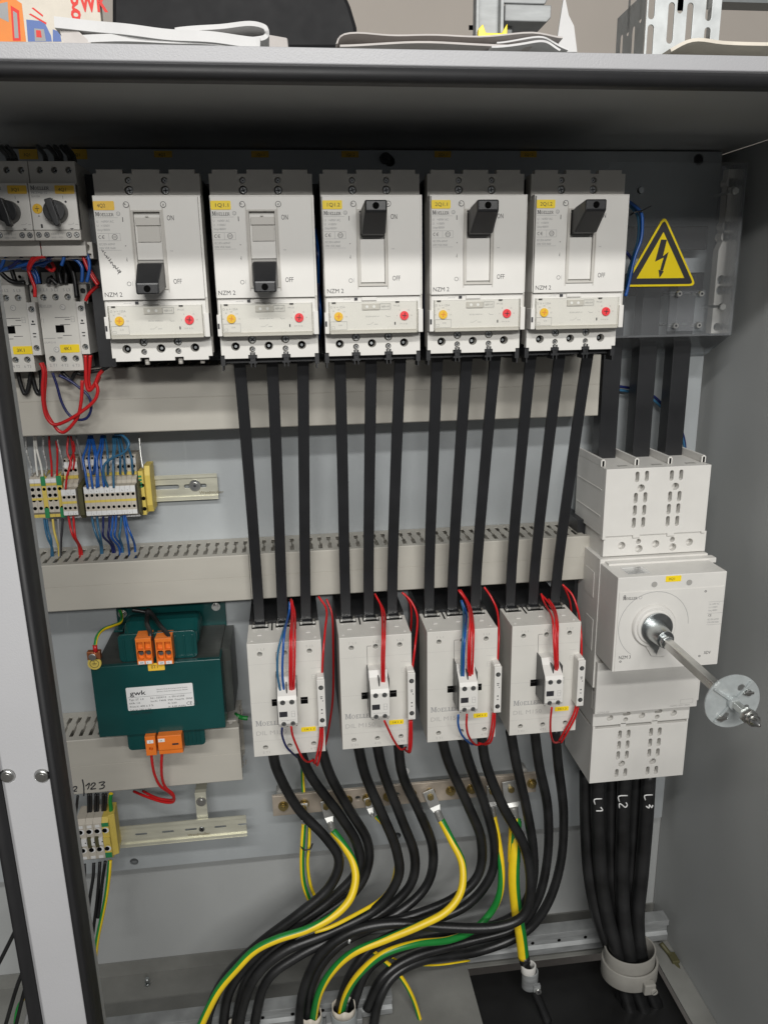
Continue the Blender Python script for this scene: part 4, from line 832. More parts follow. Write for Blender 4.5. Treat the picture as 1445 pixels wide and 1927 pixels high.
ctag(st_, '4Q1', CP, 495, 332, 680, 408, YS-1.6); t_ = ctag(st_, '3Q1', CP, 66, 332, 250, 408, YS-1.6); t_.parent = st2; t_.location.x += .0451
# second pair: small contactors
YQ = 935.; qx = -271.3
sc_ = thing('contactor', (qx+20, 1000, -76), 'small white contactor tagged 4K1 above the red wire loops', 'contactor', 'small contactors at the left')
b = MB(); panel(b, rect(qx, qx+40.4, -75.4, 19.6), [(CQ(a, c, YQ).x, CQ(a, c, YQ).z, 3.5) for a, c in ((395, 288), (505, 286), (615, 284), (477, 847), (584, 845), (690, 842))], YQ, 7, 0, .5)
b.box(qx+.2, qx+40.2, 942.2, 1000, -75, 19.4); b.build('housing', 'white2', sc_)
for a, c in ((395, 288), (505, 286), (615, 284), (477, 847), (584, 845), (690, 842)): q = CQ(a, c, YQ); b = MB(); screw(b, q.x+.5, q.z, 939, 2.8, 0, 1, random.random()); b.build('screw', ['dmetal', 'hole'], sc_)
yq = YQ-.12; b = MB()
q = CQ(358, 380, YQ); slab(b, 'MOELLER', q.x, q.z, yq, 3.6, 14, 1)
q = CQ(408, 705, YQ); text(b, 'DILM12-10', q.x, q.z, yq, 1.9, 1, width=12)
for a, t in ((358, '1 L1'), (465, '3 L2'), (573, '5 L3')): q = CQ(a, 232, YQ); text(b, t, q.x, q.z, yq, 3.1, 1, width=7.6)
for a, t in ((455, '2 T1'), (562, '4 T2'), (662, '6 T3')): q = CQ(a, 915, YQ); text(b, t, q.x, q.z, yq, 3.1, 1, width=7.6)
for a, c, a2 in ((500, 470, 635), (548, 535, 640), (400, 660, 508), (525, 655, 570), (575, 632, 655), (590, 488, 640)): q, q2 = CQ(a, c, YQ), CQ(a2, c, YQ); line(b, q.x, q.z, q2.x, q.z, yq, .55, 0 if a != 400 else 1)
q = CQ(650, 500, YQ); frame(b, q.x, q.x+3.6, q.z-1, q.z+5, yq, .3, 1); line(b, q.x, q.z+2, q.x+3.6, q.z+2, yq, .3, 1)
q = CQ(385, 520, YQ); line(b, q.x, q.z, q.x, q.z+5, yq, .3, 1); line(b, q.x+2, q.z, q.x+2, q.z+5, yq, .3, 1)
b.build('lettering', ['ink', 'grink'], sc_)
q0, q1 = CQ(505, 540, YQ), CQ(590, 605, YQ); b = MB(); b.box(q0.x, q1.x, yq-.2, yq+.1, q1.z, q0.z); b.build('indicator_window', 'hole', sc_)
for a, c in ((572, 375), (517, 760)): q = CQ(a, c, YQ); b = MB(); b.cyl((q.x, YQ-.5, q.z), 2.9, .5, 'y', 20); ringp(b, q.x, q.z, YQ-.65, 3, .45, 1); text(b, 'R', q.x-1, q.z-1, YQ-.65, 2, 1, rot=.5); b.build('seal_cap', ['white', 'grink'], sc_)
b = MB(); ax0, ax1 = qx+41.4, qx+50.6; az0, az1 = CQ(820, 800, 930).z, CQ(690, 325, 930).z
panel(b, rect(ax0, ax1, az0, az1), [((ax0+ax1)/2, CQ(727, 388, 930).z, 3.3), ((ax0+ax1)/2, CQ(773, 737, 930).z, 3.3)], 930, 6, 0, .4); b.box(ax0+.2, ax1-.2, 936.2, 990, az0+.3, az1-.3)
X_ = b.build('auxiliary_contact', 'white', sc_)
for c in (388, 737): q = CQ(727, c, 930); b = MB(); screw(b, (ax0+ax1)/2+.3, q.z, 933.5, 2.6, 0, 1, .8); b.build('screw', ['dmetal', 'hole'], X_)
b = MB(); am = (ax0+ax1)/2
b.cyl((am, 929.8, CQ(745, 497, 930).z), 1.2, .1, 'y', 12, 0)
for c, w_ in ((522, 4.5), (606, 3.6), (635, 2.8)): z = CQ(750, c, 930).z; b.box(am-w_/2, am+w_/2, 929.8, 929.9, z-.6, z+.6, 0)
b.build('lettering', ['ink'], X_)
b = MB(); b.box(qx+41, qx+52, 948, 1010, az1+1, 20); b.box(qx+38, qx+58, 990, 1030, -84, 24); b.build('base', 'black', sc_)
b = MB(); panel(b, rect(qx+43, qx+51.4, -2, 19), [(qx+47, 12, 3)], 944, 4, 0, .3); b.build('coil_terminal', 'body', sc_)
sc2 = copy_tree(sc_); sc2.location.x -= .0528; sc2['label'] = 'small white contactor tagged 3K1, partly cut off at the far left'
ctag(sc_, '4K1', CQ, 545, 716, 728, 785, YQ); t_ = ctag(sc_, '3K1', CQ, 118, 732, 305, 800, YQ); t_.parent = sc2; t_.location.x += .0528
b = MB(); b.box(-330, -188, 1000, 1012, -90, 140); b.box(-206, -188, 905, 1000, -70, 128); solo('carrier_board', b, 'black', 'black carrier board behind the motor starters', 'carrier board')
b = MB()
panel(b, rect(-206, -192, -60, 8), [(-199, 0, 2), (-199, -8, 2), (-199, -52, 2)], 900, 4, 0, .3)
# white connector module between starters and contactors
for i, (a0, a1) in enumerate(((0, 265), (375, 515), (690, 890))):
    b = MB(); q0, q1 = CP(a0, 1120, 960), CP(a1, 1225, 960); b.box(q0.x, q1.x, 960, 990, q1.z-8, q0.z)
    b.cyl((q0.x+(q1.x-q0.x)*.7, 959.8, q0.z-5), 1.8, .3, 'y', 12, 1)
    solo('connector', b, ['body', 'hole'], 'white connector with a dark hole %s behind the blue wires' % ('above contactor 3K1', 'above contactor 4K1', 'right of contactor 4K1')[i], 'connector', 'white connectors between starters and contactors', .5)
# wiring in that corner
def cw(C, pts, Y): return [C(a, c, Y+(r[0] if r else 0)) for a, c, *r in pts]
G1 = 'thin wires between starters and small contactors'
for (m, r_, pts, Y, lab) in (
  ('wblue', 1.9, [(0, 1105), (90, 1080), (230, 1050), (400, 995), (560, 980), (680, 1000), (740, 1060), (750, 1120), (745, 1210)], 890, 'long blue wire sweeping right across under both motor starters'),
  ('wblue', 1.8, [(60, 850), (50, 960), (20, 1060), (-20, 1100)], 886, 'blue wire dropping left from starter 3Q1'),
  ('wblue', 1.8, [(455, 850), (460, 930), (470, 975), (440, 1020), (330, 1050), (200, 1080)], 896, 'blue wire dropping from starter 4Q1 and turning left'),
  ('wblue', 1.8, [(480, 850), (478, 920), (474, 970)], 890, 'short straight blue wire under knob 4Q1'),
  ('wblue', 1.8, [(560, 1060), (580, 1000), (590, 930), (650, 885), (740, 900), (800, 980), (815, 1080), (790, 1210)], 882, 'blue wire arching over to the right of starter 4Q1'),
  ('wdark', 1.6, [(650, 845), (600, 900), (520, 950), (430, 1000)], 884, 'dark blue wire slanting down left below starter 4Q1'),
  ('wdark', 1.7, [(240, 850), (210, 960), (140, 1040), (80, 1080)], 886, 'dark blue wire slanting down below starter 3Q1'),
  ('wblue', 1.7, [(60, 1000), (180, 1020), (290, 1060), (340, 1140), (360, 1220)], 905, 'blue wire bending down to contactor 4K1'),
  ('wblue', 1.7, [(220, 1080), (290, 1110), (325, 1170), (335, 1225)], 900, 'shorter blue wire bending down to contactor 4K1'),
  ('wblue', 1.6, [(430, 1010), (400, 1060), (330, 1040), (240, 1020), (150, 1010)], 905, 'blue wire looping left behind the red wire'),
  ('wred', 1.9, [(325, 850), (345, 920), (360, 980), (330, 1010)], 886, 'short red wire under the left of starter 4Q1'),
  ('wred', 1.9, [(395, 850), (350, 930), (290, 1010), (262, 1090), (290, 1180), (318, 1260), (320, 1345)], 880, 'red wire bowing down left side of contactor 4K1'),
  ('wred', 1.9, [(410, 975), (340, 990), (290, 1040), (265, 1100)], 878, 'red wire joining the bow beside contactor 4K1'),
  ('wred', 1.8, [(420, 1070), (470, 1105), (495, 1080), (470, 1030)], 912, 'red wire crimped among the blue wires'),
  ('wred', 1.8, [(725, 850), (750, 960), (800, 1090), (850, 1180), (890, 1235)], 884, 'red wire slanting down right of starter 4Q1'),
  ('wred', 1.7, [(745, 850), (765, 960), (812, 1080), (862, 1170), (895, 1225)], 890, 'second red wire slanting down right of starter 4Q1'),
  ): wire('wire', cw(CP, pts, Y), r_, m, lab, group=G1)
wire('wire', cw(CQ, [(895, 180), (850, 215), (800, 270), (778, 320)], 905), 1.9, 'wred', 'red wire running back down into the top of 4K1', group=G1)
for i, (pts, Y) in enumerate((([(0, 1110), (60, 1170), (130, 1210), (230, 1215)], 930), ([(110, 1100), (130, 1160), (150, 1220)], 935), ([(440, 1220), (450, 1180), (480, 1190), (520, 1230)], 925), ([(560, 1060), (540, 1130), (560, 1225)], 930), ([(610, 1010), (650, 1080), (680, 1180), (700, 1350)], 925), ([(570, 1040), (600, 1120), (600, 1225)], 932))):
    wire('wire', cw(CP, pts, Y), 2.6, 'cable', 'thick black wire %d of those behind the blue tangle, counted from left' % (i+1) if False else ('black wire entering contactor 3K1 at far left', 'black wire standing over contactor 3K1', 'black wire loop over left clamp of 4K1', 'black wire over the middle clamp of 4K1', 'long black wire down the right side of 4K1', 'black wire over the right clamp of 4K1')[i], group='black wires above the small contactors')
for i, (a, a2) in enumerate(((90, 20), (120, 60), (150, 110), (420, 385), (520, 480), (560, 540), (640, 600), (680, 640))):
    wire('wire', [CP(a2-40, -20, 930), CP((a+a2)/2, 50, 905), CP(a, 112, 882)], 2.4, 'cable', 'black wire into the top of %s, %s' % (('starter 3Q1', 'starter 4Q1')[i > 2], ('first from left', 'second from left', 'third from left', 'first from left', 'second from left', 'third from left', 'fourth from left', 'last before its edge')[i]), group='black wires into the tops of the motor starters')
G2 = 'wire loops hanging below the small contactors'
for (m, r_, pts, Y, lab) in (
  ('cable', 2.6, [(160, 950), (185, 1050), (215, 1140), (235, 1160), (258, 1120), (280, 1000), (285, 950)], 960, 'left black wire loop hanging below contactor 3K1'),
  ('cable', 2.6, [(285, 955), (310, 1060), (335, 1140), (360, 1158), (378, 1110), (375, 980), (360, 860)], 965, 'right black wire loop hanging below contactor 3K1'),
  ('wred', 2.0, [(385, 880), (415, 960), (412, 1080), (405, 1220), (430, 1340), (490, 1440), (540, 1500), (590, 1505), (660, 1440), (715, 1350), (742, 1200), (748, 1040)], 930, 'longest red wire loop below contactor 4K1'),
  ('wred', 2.0, [(370, 880), (398, 960), (390, 1100), (398, 1260), (430, 1380), (500, 1440), (620, 1400), (760, 1310), (860, 1220), (890, 1130), (870, 1060)], 926, 'red wire loop rising to the right below contactor 4K1'),
  ('wdark', 1.6, [(480, 970), (520, 1090), (560, 1230), (620, 1340), (700, 1395), (790, 1380), (830, 1290), (810, 1190), (740, 1120), (640, 1045), (540, 995)], 934, 'dark blue wire loop below contactor 4K1'),
  ('wred', 2.2, [(778, 810), (782, 950), (785, 1060), (810, 1130), (860, 1080), (900, 990), (935, 950)], 930, 'outer short red loop right below contactor 4K1'),
  ('wred', 2.2, [(822, 810), (812, 930), (805, 1040), (830, 1110), (880, 1060), (905, 1000)], 936, 'inner short red loop right below contactor 4K1'),
  ('cable', 2.3, [(560, 960), (620, 1020), (650, 1030), (690, 970), (740, 985), (840, 960), (940, 940), (1040, 870)], 950, 'black wires gathered under contactor 4K1 going right'),
  ): wire('wire', cw(CQ, pts, Y), r_, m, lab, group=G2)

# ------------------------------------------------------------------ wires on the large contactors
CK = crop(440, 1080, 4.014); CK2 = crop(760, 1080, 4.014)
G3 = 'control wires on the large contactors'
W = [
 (CK, 'wcyan', [(420, 210, 950), (415, 300, 940), (370, 450, 872), (335, 590, 860), (330, 740, 856), (345, 850, 858), (360, 900, 862)], 'left blue wire into the front block of contactor 1K1.1'),
 (CK, 'wblue', [(425, 215, 948), (415, 310, 935), (385, 440, 870), (372, 600, 856), (368, 760, 856), (382, 905, 862)], 'right blue wire into the front block of contactor 1K1.1'),
 (CK, 'wred', [(432, 200, 950), (440, 300, 930), (428, 450, 870), (424, 650, 855), (424, 800, 855), (428, 905, 862)], 'left red wire into the front block of contactor 1K1.1'),
 (CK, 'wred', [(440, 200, 948), (450, 300, 928), (440, 450, 868), (440, 650, 853), (438, 800, 853), (440, 905, 862)], 'middle red wire into the front block of contactor 1K1.1'),
 (CK, 'wred', [(432, 190, 952), (462, 300, 930), (462, 450, 870), (460, 650, 856), (456, 800, 856), (452, 905, 862)], 'right red wire into the front block of contactor 1K1.1'),
 (CK, 'wred', [(640, 170, 950), (700, 270, 935), (690, 420, 900), (675, 600, 880), (665, 795, 885)], 'red wire into the side block of contactor 1K1.1'),
 (CK, 'wred', [(700, 190, 985), (740, 300, 975), (750, 480, 970), (750, 900, 970), (720, 1150, 975), (680, 1350, 975)], 'dark red wire in the gap between contactors 1K1.1 and 1K1.2'),
 (CK, 'wdark', [(365, 1165, 850), (366, 1220, 855), (395, 1300, 862), (440, 1350, 872), (480, 1385, 900)], 'blue wire leaving the front block of 1K1.1 downwards'),
 (CK, 'wred', [(434, 1155, 850), (445, 1220, 854), (480, 1310, 862), (520, 1390, 872), (560, 1420, 890), (600, 1405, 900)], 'red wire looping under contactor 1K1.1 from its front block'),
 (CK, 'wred', [(655, 1160, 875), (650, 1250, 875), (635, 1340, 878), (612, 1430, 885), (600, 1400, 905)], 'left red wire below the side block of 1K1.1'),
 (CK, 'wred', [(672, 1160, 875), (668, 1260, 875), (655, 1350, 878), (632, 1445, 885), (615, 1420, 905)], 'right red wire below the side block of 1K1.1'),
 (CK, 'wred', [(1065, 150, 950), (1115, 260, 930), (1122, 450, 868), (1118, 640, 856), (1120, 850, 862)], 'left red wire into the front block of contactor 1K1.2'),
 (CK, 'wred', [(1070, 160, 948), (1135, 290, 930), (1140, 450, 866), (1135, 640, 854), (1135, 850, 862)], 'right red wire into the front block of contactor 1K1.2'),
 (CK, 'wred', [(1270, 140, 950), (1340, 210, 945), (1385, 330, 930), (1370, 530, 890), (1345, 740, 885)], 'red wire into the side block of contactor 1K1.2'),
 (CK, 'wred', [(1290, 150, 960), (1335, 240, 965), (1340, 360, 975), (1330, 460, 985)], 'dark red wire going behind contactor 1K1.2'),
 (CK, 'wred', [(1137, 1110, 850), (1170, 1180, 856), (1210, 1260, 864), (1260, 1325, 880), (1300, 1310, 900)], 'red wire from the front block of 1K1.2 to its lower corner'),
 (CK, 'wred', [(1328, 1105, 875), (1325, 1250, 878), (1318, 1340, 885), (1290, 1325, 905)], 'left red wire below the side block of 1K1.2'),
 (CK, 'wred', [(1342, 1105, 875), (1342, 1260, 878), (1330, 1345, 885), (1300, 1335, 905)], 'right red wire below the side block of 1K1.2'),
 (CK2, 'wcyan', [(430, 200, 948), (450, 290, 930), (448, 430, 868), (436, 600, 856), (432, 810, 862)], 'left blue wire into the front block of contactor 2K1.1'),
 (CK2, 'wblue', [(435, 200, 946), (470, 300, 930), (464, 430, 868), (452, 600, 854), (448, 805, 862)], 'right blue wire into the front block of contactor 2K1.1'),
 (CK2, 'wred', [(410, 120, 950), (470, 210, 935), (498, 330, 880), (490, 470, 862), (484, 650, 856), (488, 800, 862)], 'left red wire into the front block of contactor 2K1.1'),
 (CK2, 'wred', [(420, 125, 950), (490, 240, 930), (512, 370, 876), (505, 500, 860), (500, 650, 854), (502, 800, 862)], 'middle red wire into the front block of contactor 2K1.1'),
 (CK2, 'wred', [(425, 120, 952), (500, 250, 932), (524, 400, 876), (522, 560, 862), (514, 800, 862)], 'right red wire into the front block of contactor 2K1.1'),
 (CK2, 'wred', [(605, 100, 950), (660, 180, 945), (705, 290, 930), (715, 460, 895), (704, 690, 885)], 'red wire into the side block of contactor 2K1.1'),
 (CK2, 'wblue', [(410, 1065, 850), (410, 1140, 854), (440, 1220, 862), (500, 1280, 885), (540, 1290, 905)], 'blue wire leaving the front block of 2K1.1 downwards'),
 (CK2, 'wred', [(475, 1060, 850), (472, 1150, 854), (490, 1230, 864), (540, 1290, 890), (590, 1280, 905)], 'red wire looping under contactor 2K1.1 from its front block'),
 (CK2, 'wred', [(672, 1050, 875), (662, 1150, 876), (640, 1250, 882), (600, 1285, 895), (560, 1275, 905)], 'left red wire below the side block of 2K1.1'),
 (CK2, 'wred', [(686, 1050, 875), (680, 1160, 876), (655, 1265, 882), (610, 1292, 895)], 'right red wire below the side block of 2K1.1'),
 (CK2, 'wred', [(1035, 150, 950), (1060, 220, 935), (1118, 330, 880), (1128, 480, 862), (1138, 650, 856), (1145, 760, 862)], 'left red wire into the front block of contactor 2K1.2'),
 (CK2, 'wred', [(1040, 160, 950), (1100, 230, 930), (1145, 340, 878), (1142, 500, 860), (1152, 650, 854), (1155, 760, 862)], 'middle red wire into the front block of contactor 2K1.2'),
 (CK2, 'wred', [(1090, 190, 940), (1140, 270, 915), (1160, 380, 872), (1158, 520, 858), (1162, 750, 862)], 'right red wire into the front block of contactor 2K1.2'),
 (CK2, 'wred', [(1195, 80, 950), (1270, 160, 945), (1315, 290, 930), (1335, 440, 895), (1340, 650, 885)], 'front red wire into the side block of contactor 2K1.2'),
 (CK2, 'wred', [(1210, 100, 960), (1250, 200, 965), (1262, 290, 975)], 'dark red wire going behind contactor 2K1.2'),
 (CK2, 'wred', [(1115, 1010, 850), (1105, 1110, 856), (1108, 1210, 866), (1130, 1270, 885), (1170, 1270, 905)], 'red wire looping under contactor 2K1.2 from its front block'),
 (CK2, 'wred', [(1300, 995, 875), (1270, 1080, 876), (1215, 1180, 880), (1170, 1260, 890)], 'left red wire below the side block of 2K1.2'),
 (CK2, 'wred', [(1315, 1005, 875), (1288, 1090, 876), (1230, 1200, 880), (1185, 1275, 890)], 'right red wire below the side block of 2K1.2')]
for C_, m, pts, lab in W: wire('wire', [C_(a, c, y-6) for a, c, y in pts], 1.42, m, lab, group=G3)
for i, (a, c) in enumerate(((795, 188), (1160, 160), (1388, 152), (1798-0, 130), (2001, 116), (2330, 92))):
    q = CK(a, c, 1030) if i < 3 else P(440+0, 0, 1030)
    if i >= 3: q = CK2(*((475, 130), (685, 115), (1050, 92))[i-3], 1030)
    b = MB(); b.cyl((q.x, 1027, q.z), 3.6, 5, 'y', 18, 0, 5.2); b.cyl((q.x, 1025, q.z), 2, 2, 'y', 14, 0, 3.6); b.cyl((q.x, 1032, q.z), 7, 1.2, 'y', 20, 0)
    b.cyl((q.x, 1033.2, q.z), 3, YP-1033.2, 'y', 10, 0)
    solo('plate_screw', b, 'metal', 'round headed screw under the middle duct, %s from the left' % ('first', 'second', 'third', 'fourth', 'fifth', 'last')[i], 'screw', 'round headed screws behind the contactors')

# ------------------------------------------------------------------ rails and terminal blocks
def din(x0, x1, zc, yf, label, slots, writing, wx, gp):
    t = thing('mounting_rail', ((x0+x1)/2, yf+8, zc-17.5), label, 'mounting rail', 'metal mounting rails')
    b = MB(); panel(b, rect(x0, x1, zc-12.6, zc+12.6), slots, yf+2.6, 1.2, 0, .15)
    for sgn in (1, -1):
        zz = sorted((zc+sgn*12.4, zc+sgn*13.6)); b.box(x0, x1, yf+.6, yf+3.9, *zz); zz = sorted((zc+sgn*12.5, zc+sgn*17.5)); b.box(x0, x1, yf, yf+1.2, *zz)
        zz = sorted((zc+sgn*16.9, zc+sgn*17.6)); b.box(x0, x1, yf-.3, yf+1.5, *zz)
    b.build('rail', 'rail', t)
    b = MB(); text(b, writing, wx, zc-10.5, yf+2.45, 4.2, 0, width=32 if 'W' in writing else None); b.build('lettering', 'brass', t)
    return t
C1 = crop(0, 790, 3.284); CE = crop(0, 1430, 2.89)
YR = 1032.
zc1 = (C1(1340, 330, YR).z+C1(1345, 490, YR).z)/2; xe = C1(1347, 420, YR).x
xs_ = C1(1033, 412, YR+2.6); sl = [hslot(xs_.x, zc1+1, 32, 6), hslot(C1(1208, 405, YR+2.6).x, zc1+1, 30, 5.4), [(xe-4, zc1-1), (xe+.01, zc1-1), (xe+.01, zc1+3), (xe-4, zc1+3)]]
r1 = din(-300, xe, zc1, YR, 'upper metal mounting rail sticking out right of the coloured terminals', sl[:2], 'Weidmüller', C1(1232, 450, YR).x, '')
q = C1(1206, 407, YR); b = MB(); b.cyl((q.x, YR+.2, q.z), 7.4, 2.3, 'y', 28, 0, 8); b.cyl((q.x, YR-1.8, q.z), 4, 2.2, 'y', 20, 0, 4.6); b.cyl((q.x, YR-2.1, q.z), 2, .4, 'y', 6, 1); b.build('screw', ['metal', 'ink'], r1)
YR2 = 985.
zl = CE(1345, 285, YR2); zl2 = CE(1347, 430, YR2); zc2 = (zl.z+zl2.z)/2; xe2 = zl2.x
sl = [hslot(CE(a, c, YR2+2.6).x, zc2+.5, 17, 3.6) for a, c in ((770, 408), (915, 395), (1040, 385), (1200, 368))]+[hslot(CE(1330, 355, YR2+2.6).x-3, zc2+1, 12, 3.4)]
r2 = din(-300, xe2, zc2, YR2, 'lower metal mounting rail held on a small bracket under the lowest duct', sl, 'Weidmüller', CE(1022, 420, YR2).x, '')
q = CE(1098, 380, YR2+1); b = MB(); screw(b, q.x, q.z, YR2+1, 4.2, 0, 1, .7); b.build('screw', ['dmetal', 'ink'], r2)
b = MB(); q0, q1 = CE(1066, 175, 1000), CE(1138, 310, 1000); b.box(q0.x, q1.x, YR2+4.4, YR2+6, q1.z-20, q0.z+6); b.box(q0.x, q1.x, YR2+6.1, YP-.2, q0.z+4, q0.z+6); b.build('bracket', 'rail', r2)
q = CE(1100, 200, 1000); b = MB(); b.cyl((q.x, YR2+2.5, q.z), 7, 1.8, 'y', 24); b.cyl((q.x, YR2+.3, q.z), 3.8, 2.2, 'y', 6); b.build('bracket_screw', 'metal', r2)
def tb(x0, x1, zc, yf, h, cols, label, grp, levels=None, holes=(12, -12), dark=None, cat='terminal block'):
    """one rail terminal: body plate with openings and a coloured jumper"""
    b = MB(); w_ = x1-x0; xm = (x0+x1)/2
    prof = [(yf, zc+h*.36), (yf, zc-h*.36), (yf+4, zc-h*.42), (yf+12, zc-h*.5), (YR+2, zc-h*.5), (YR+2, zc+h*.5), (yf+12, zc+h*.5), (yf+4, zc+h*.42)]
    if yf > YR-14: prof = [(yf, zc+h*.5), (yf, zc-h*.5), (yf+20, zc-h*.5), (yf+20, zc+h*.5)]
    b.prism(prof, x0+.12, x1-.12, 0, 'x')
    for z in holes: b.cyl((xm, yf-.15, zc+z), min(w_*.36, 2.3), .3, 'y', 12, 1)
    for z0, z1, mi in (levels or ()): b.box(x0+.15, x1-.15, yf-.5, yf+.2, zc+z0, zc+z1, mi)
    return solo('terminal_block', b, [cols, 'hole', 'tyel', 'white_sheet', 'tgrn', 'dmetal'], label, cat, grp)
ordn = ['first', 'second', 'third', 'fourth', 'fifth', 'sixth', 'seventh', 'eighth', 'ninth', 'tenth', 'eleventh', 'twelfth']
# group A at the left: grey and green-yellow discs
YT = 994.
zA0, zA1 = C1(200, 352, YT).z, C1(215, 612, YT).z; zA = (zA0+zA1)/2; hA = zA0-zA1
edges = [187, 222, 262, 291, 325, 358, 391]; kinds = ['g', 'g', 'e', 'g', 'g', 'e']
for i, kd in enumerate(kinds):
    x0, x1 = C1(edges[i], 440, YT).x, C1(edges[i+1], 440, YT).x
    lv = [(19, 24, 3 if kd == 'g' else 4), (15, 18, 2), (-3.4, -.6, 2), (-26, -22, 2 if kd == 'g' else 4)] if kd == 'g' else [(15, 27, 4), (4, 8, 2), (-27, -14, 4)]
    tb(x0, x1, zA, YT, hA, 'tgrey' if kd == 'g' else 'tyel', '%s block from the left in the upper terminal row, %s' % (ordn[i], 'grey' if kd == 'g' else 'green and yellow'), 'terminal blocks on the upper rail', lv, (10.5, 2.5, -3.5, -14) if kd == 'g' else (10.5, -14))
# group B: three blocks with a raised red-wired front
def tier(xa, xb, n, zf, zb, yf, grp, who, back, jy=True):
    """n double-level blocks: rear row with marker strip above and below, front row"""
    for i in range(n):
        x0 = xa+(xb-xa)*i/n; x1 = xa+(xb-xa)*(i+1)/n; b = MB(); xm = (x0+x1)/2; zc = (zf+zb)/2; h = zf-zb
        b.box(x0+.12, x1-.12, yf, yf+14, zb, zf, 0)
        b.prism([(yf+14.1, zf+4), (yf+14.1, zb-3), (yf+20, zb-8), (YR+2, zb-8), (YR+2, zf+34), (yf+27, zf+34), (yf+22, zf+30), (yf+22, zf+8)], x0+.12, x1-.12, 0, 'x')
        for z in (zc+h*.20, zc-h*.22): b.cyl((xm, yf-.15, z), 1.9, .3, 'y', 12, 1)
        b.box(x0+.12, x1-.12, yf-.5, yf, zc-1.6, zc+1.4, 2); b.box(x0+.12, x1-.12, yf-.3, yf, zf-h*.23, zf-.5, 3); b.box(x0+.12, x1-.12, yf-.3, yf, zb+.5, zb+h*.16, 3)
        zr = zf+24; b.box(x0+.12, x1-.12, yf+21.6, yf+22, zr-1, zr+6, 3); b.cyl((xm, yf+21.7, zr-4.5), 2, .3, 'y', 12, 1); b.box(x0+.12, x1-.12, yf+20, yf+22, zr-15, zr-11, 2); b.cyl((xm, yf+21.7, zr+8), 1.3, .3, 'y', 10, 1)
        b.box(x0+.12, x1-.12, yf+17, yf+19.9, zb-8, zb-3, 3)
        if i % 3: text(b, '1L+'[i % 3], xm-.8, zf-h*.18, yf-.6, 1.9, 1); text(b, '1L+'[i % 3], xm-.8, zb+1.2, yf-.6, 1.5, 1)
        solo('terminal_block', b, ['tgrey', 'hole', 'tyel', 'white_sheet', 'ink'], '%s of the %s' % (ordn[i]+' from left', who), 'terminal block', grp)
YTf = 978.
qa, qb = C1(377, 432, YTf), C1(488, 588, YTf); tier(qa.x, qb.x, 3, qa.z, qb.z, YTf, 'terminal blocks on the upper rail', 'three two-tier terminals fed by red wires', 0)
qa, qb = C1(516, 416, YTf), C1(853, 580, YTf); tier(qa.x, qb.x, 10, qa.z, qb.z, YTf, 'terminal blocks on the upper rail', 'ten two-tier terminals under the blue wires', 0)
zfa, zfb = C1(516, 416, YTf).z, C1(853, 580, YTf).z
for a0, a1, mn, lab in ((488, 518, 'olive', 'dark olive end plate between the red and blue terminal groups'), (855, 868, 'olive', 'thin dark end plate right of the blue wired terminals')):
    x0, x1 = C1(a0, 500, YTf).x, C1(a1, 500, YTf).x; b = MB()
    b.prism([(YTf-1, zfa-2), (YTf-1, zfb+2), (YTf+3, zfb-3), (YR+2, zfb-8), (YR+2, zfa+8), (YTf+3, zfa+1)], x0+.2, x1-.1, 0, 'x'); solo('end_plate', b, mn, lab, 'end plate', None, .5)
x0, x1 = C1(862, 440, 990).x, C1(893, 440, 990).x; b = MB(); zz0, zz1 = C1(870, 320, 990).z, C1(890, 590, 990).z
b.box(x0+.2, x1, 992, YR+2, zz1, zz0, 0)
for k in range(4): b.box(x0+.4, x1-2, 991.4, 992, zz0-8-k*4.4, zz0-5.4-k*4.4, 1)
for f_ in (.32, .62, .86): b.cyl(((x0+x1)/2+1, 991.8, zz0+(zz1-zz0)*f_), 2.6, .3, 'y', 14, 2)
solo('terminal_block', b, ['tyel', 'tgrn', 'hole'], 'green and yellow earth terminal at the right end of the upper row', 'terminal block', 'terminal blocks on the upper rail')
x0, x1 = C1(893, 440, 1000).x, C1(936, 440, 1000).x; b = MB(); b.prism([(1006, zz0+4), (1002, zz0-8), (1002, zz1+10), (1007, zz1), (YR+3, zz1), (YR+3, zz0+4)], x0+.2, x1, 0, 'x'); solo('end_bracket', b, 'tyel', 'plain ochre end stop on the upper mounting rail', 'end stop', None, .6)
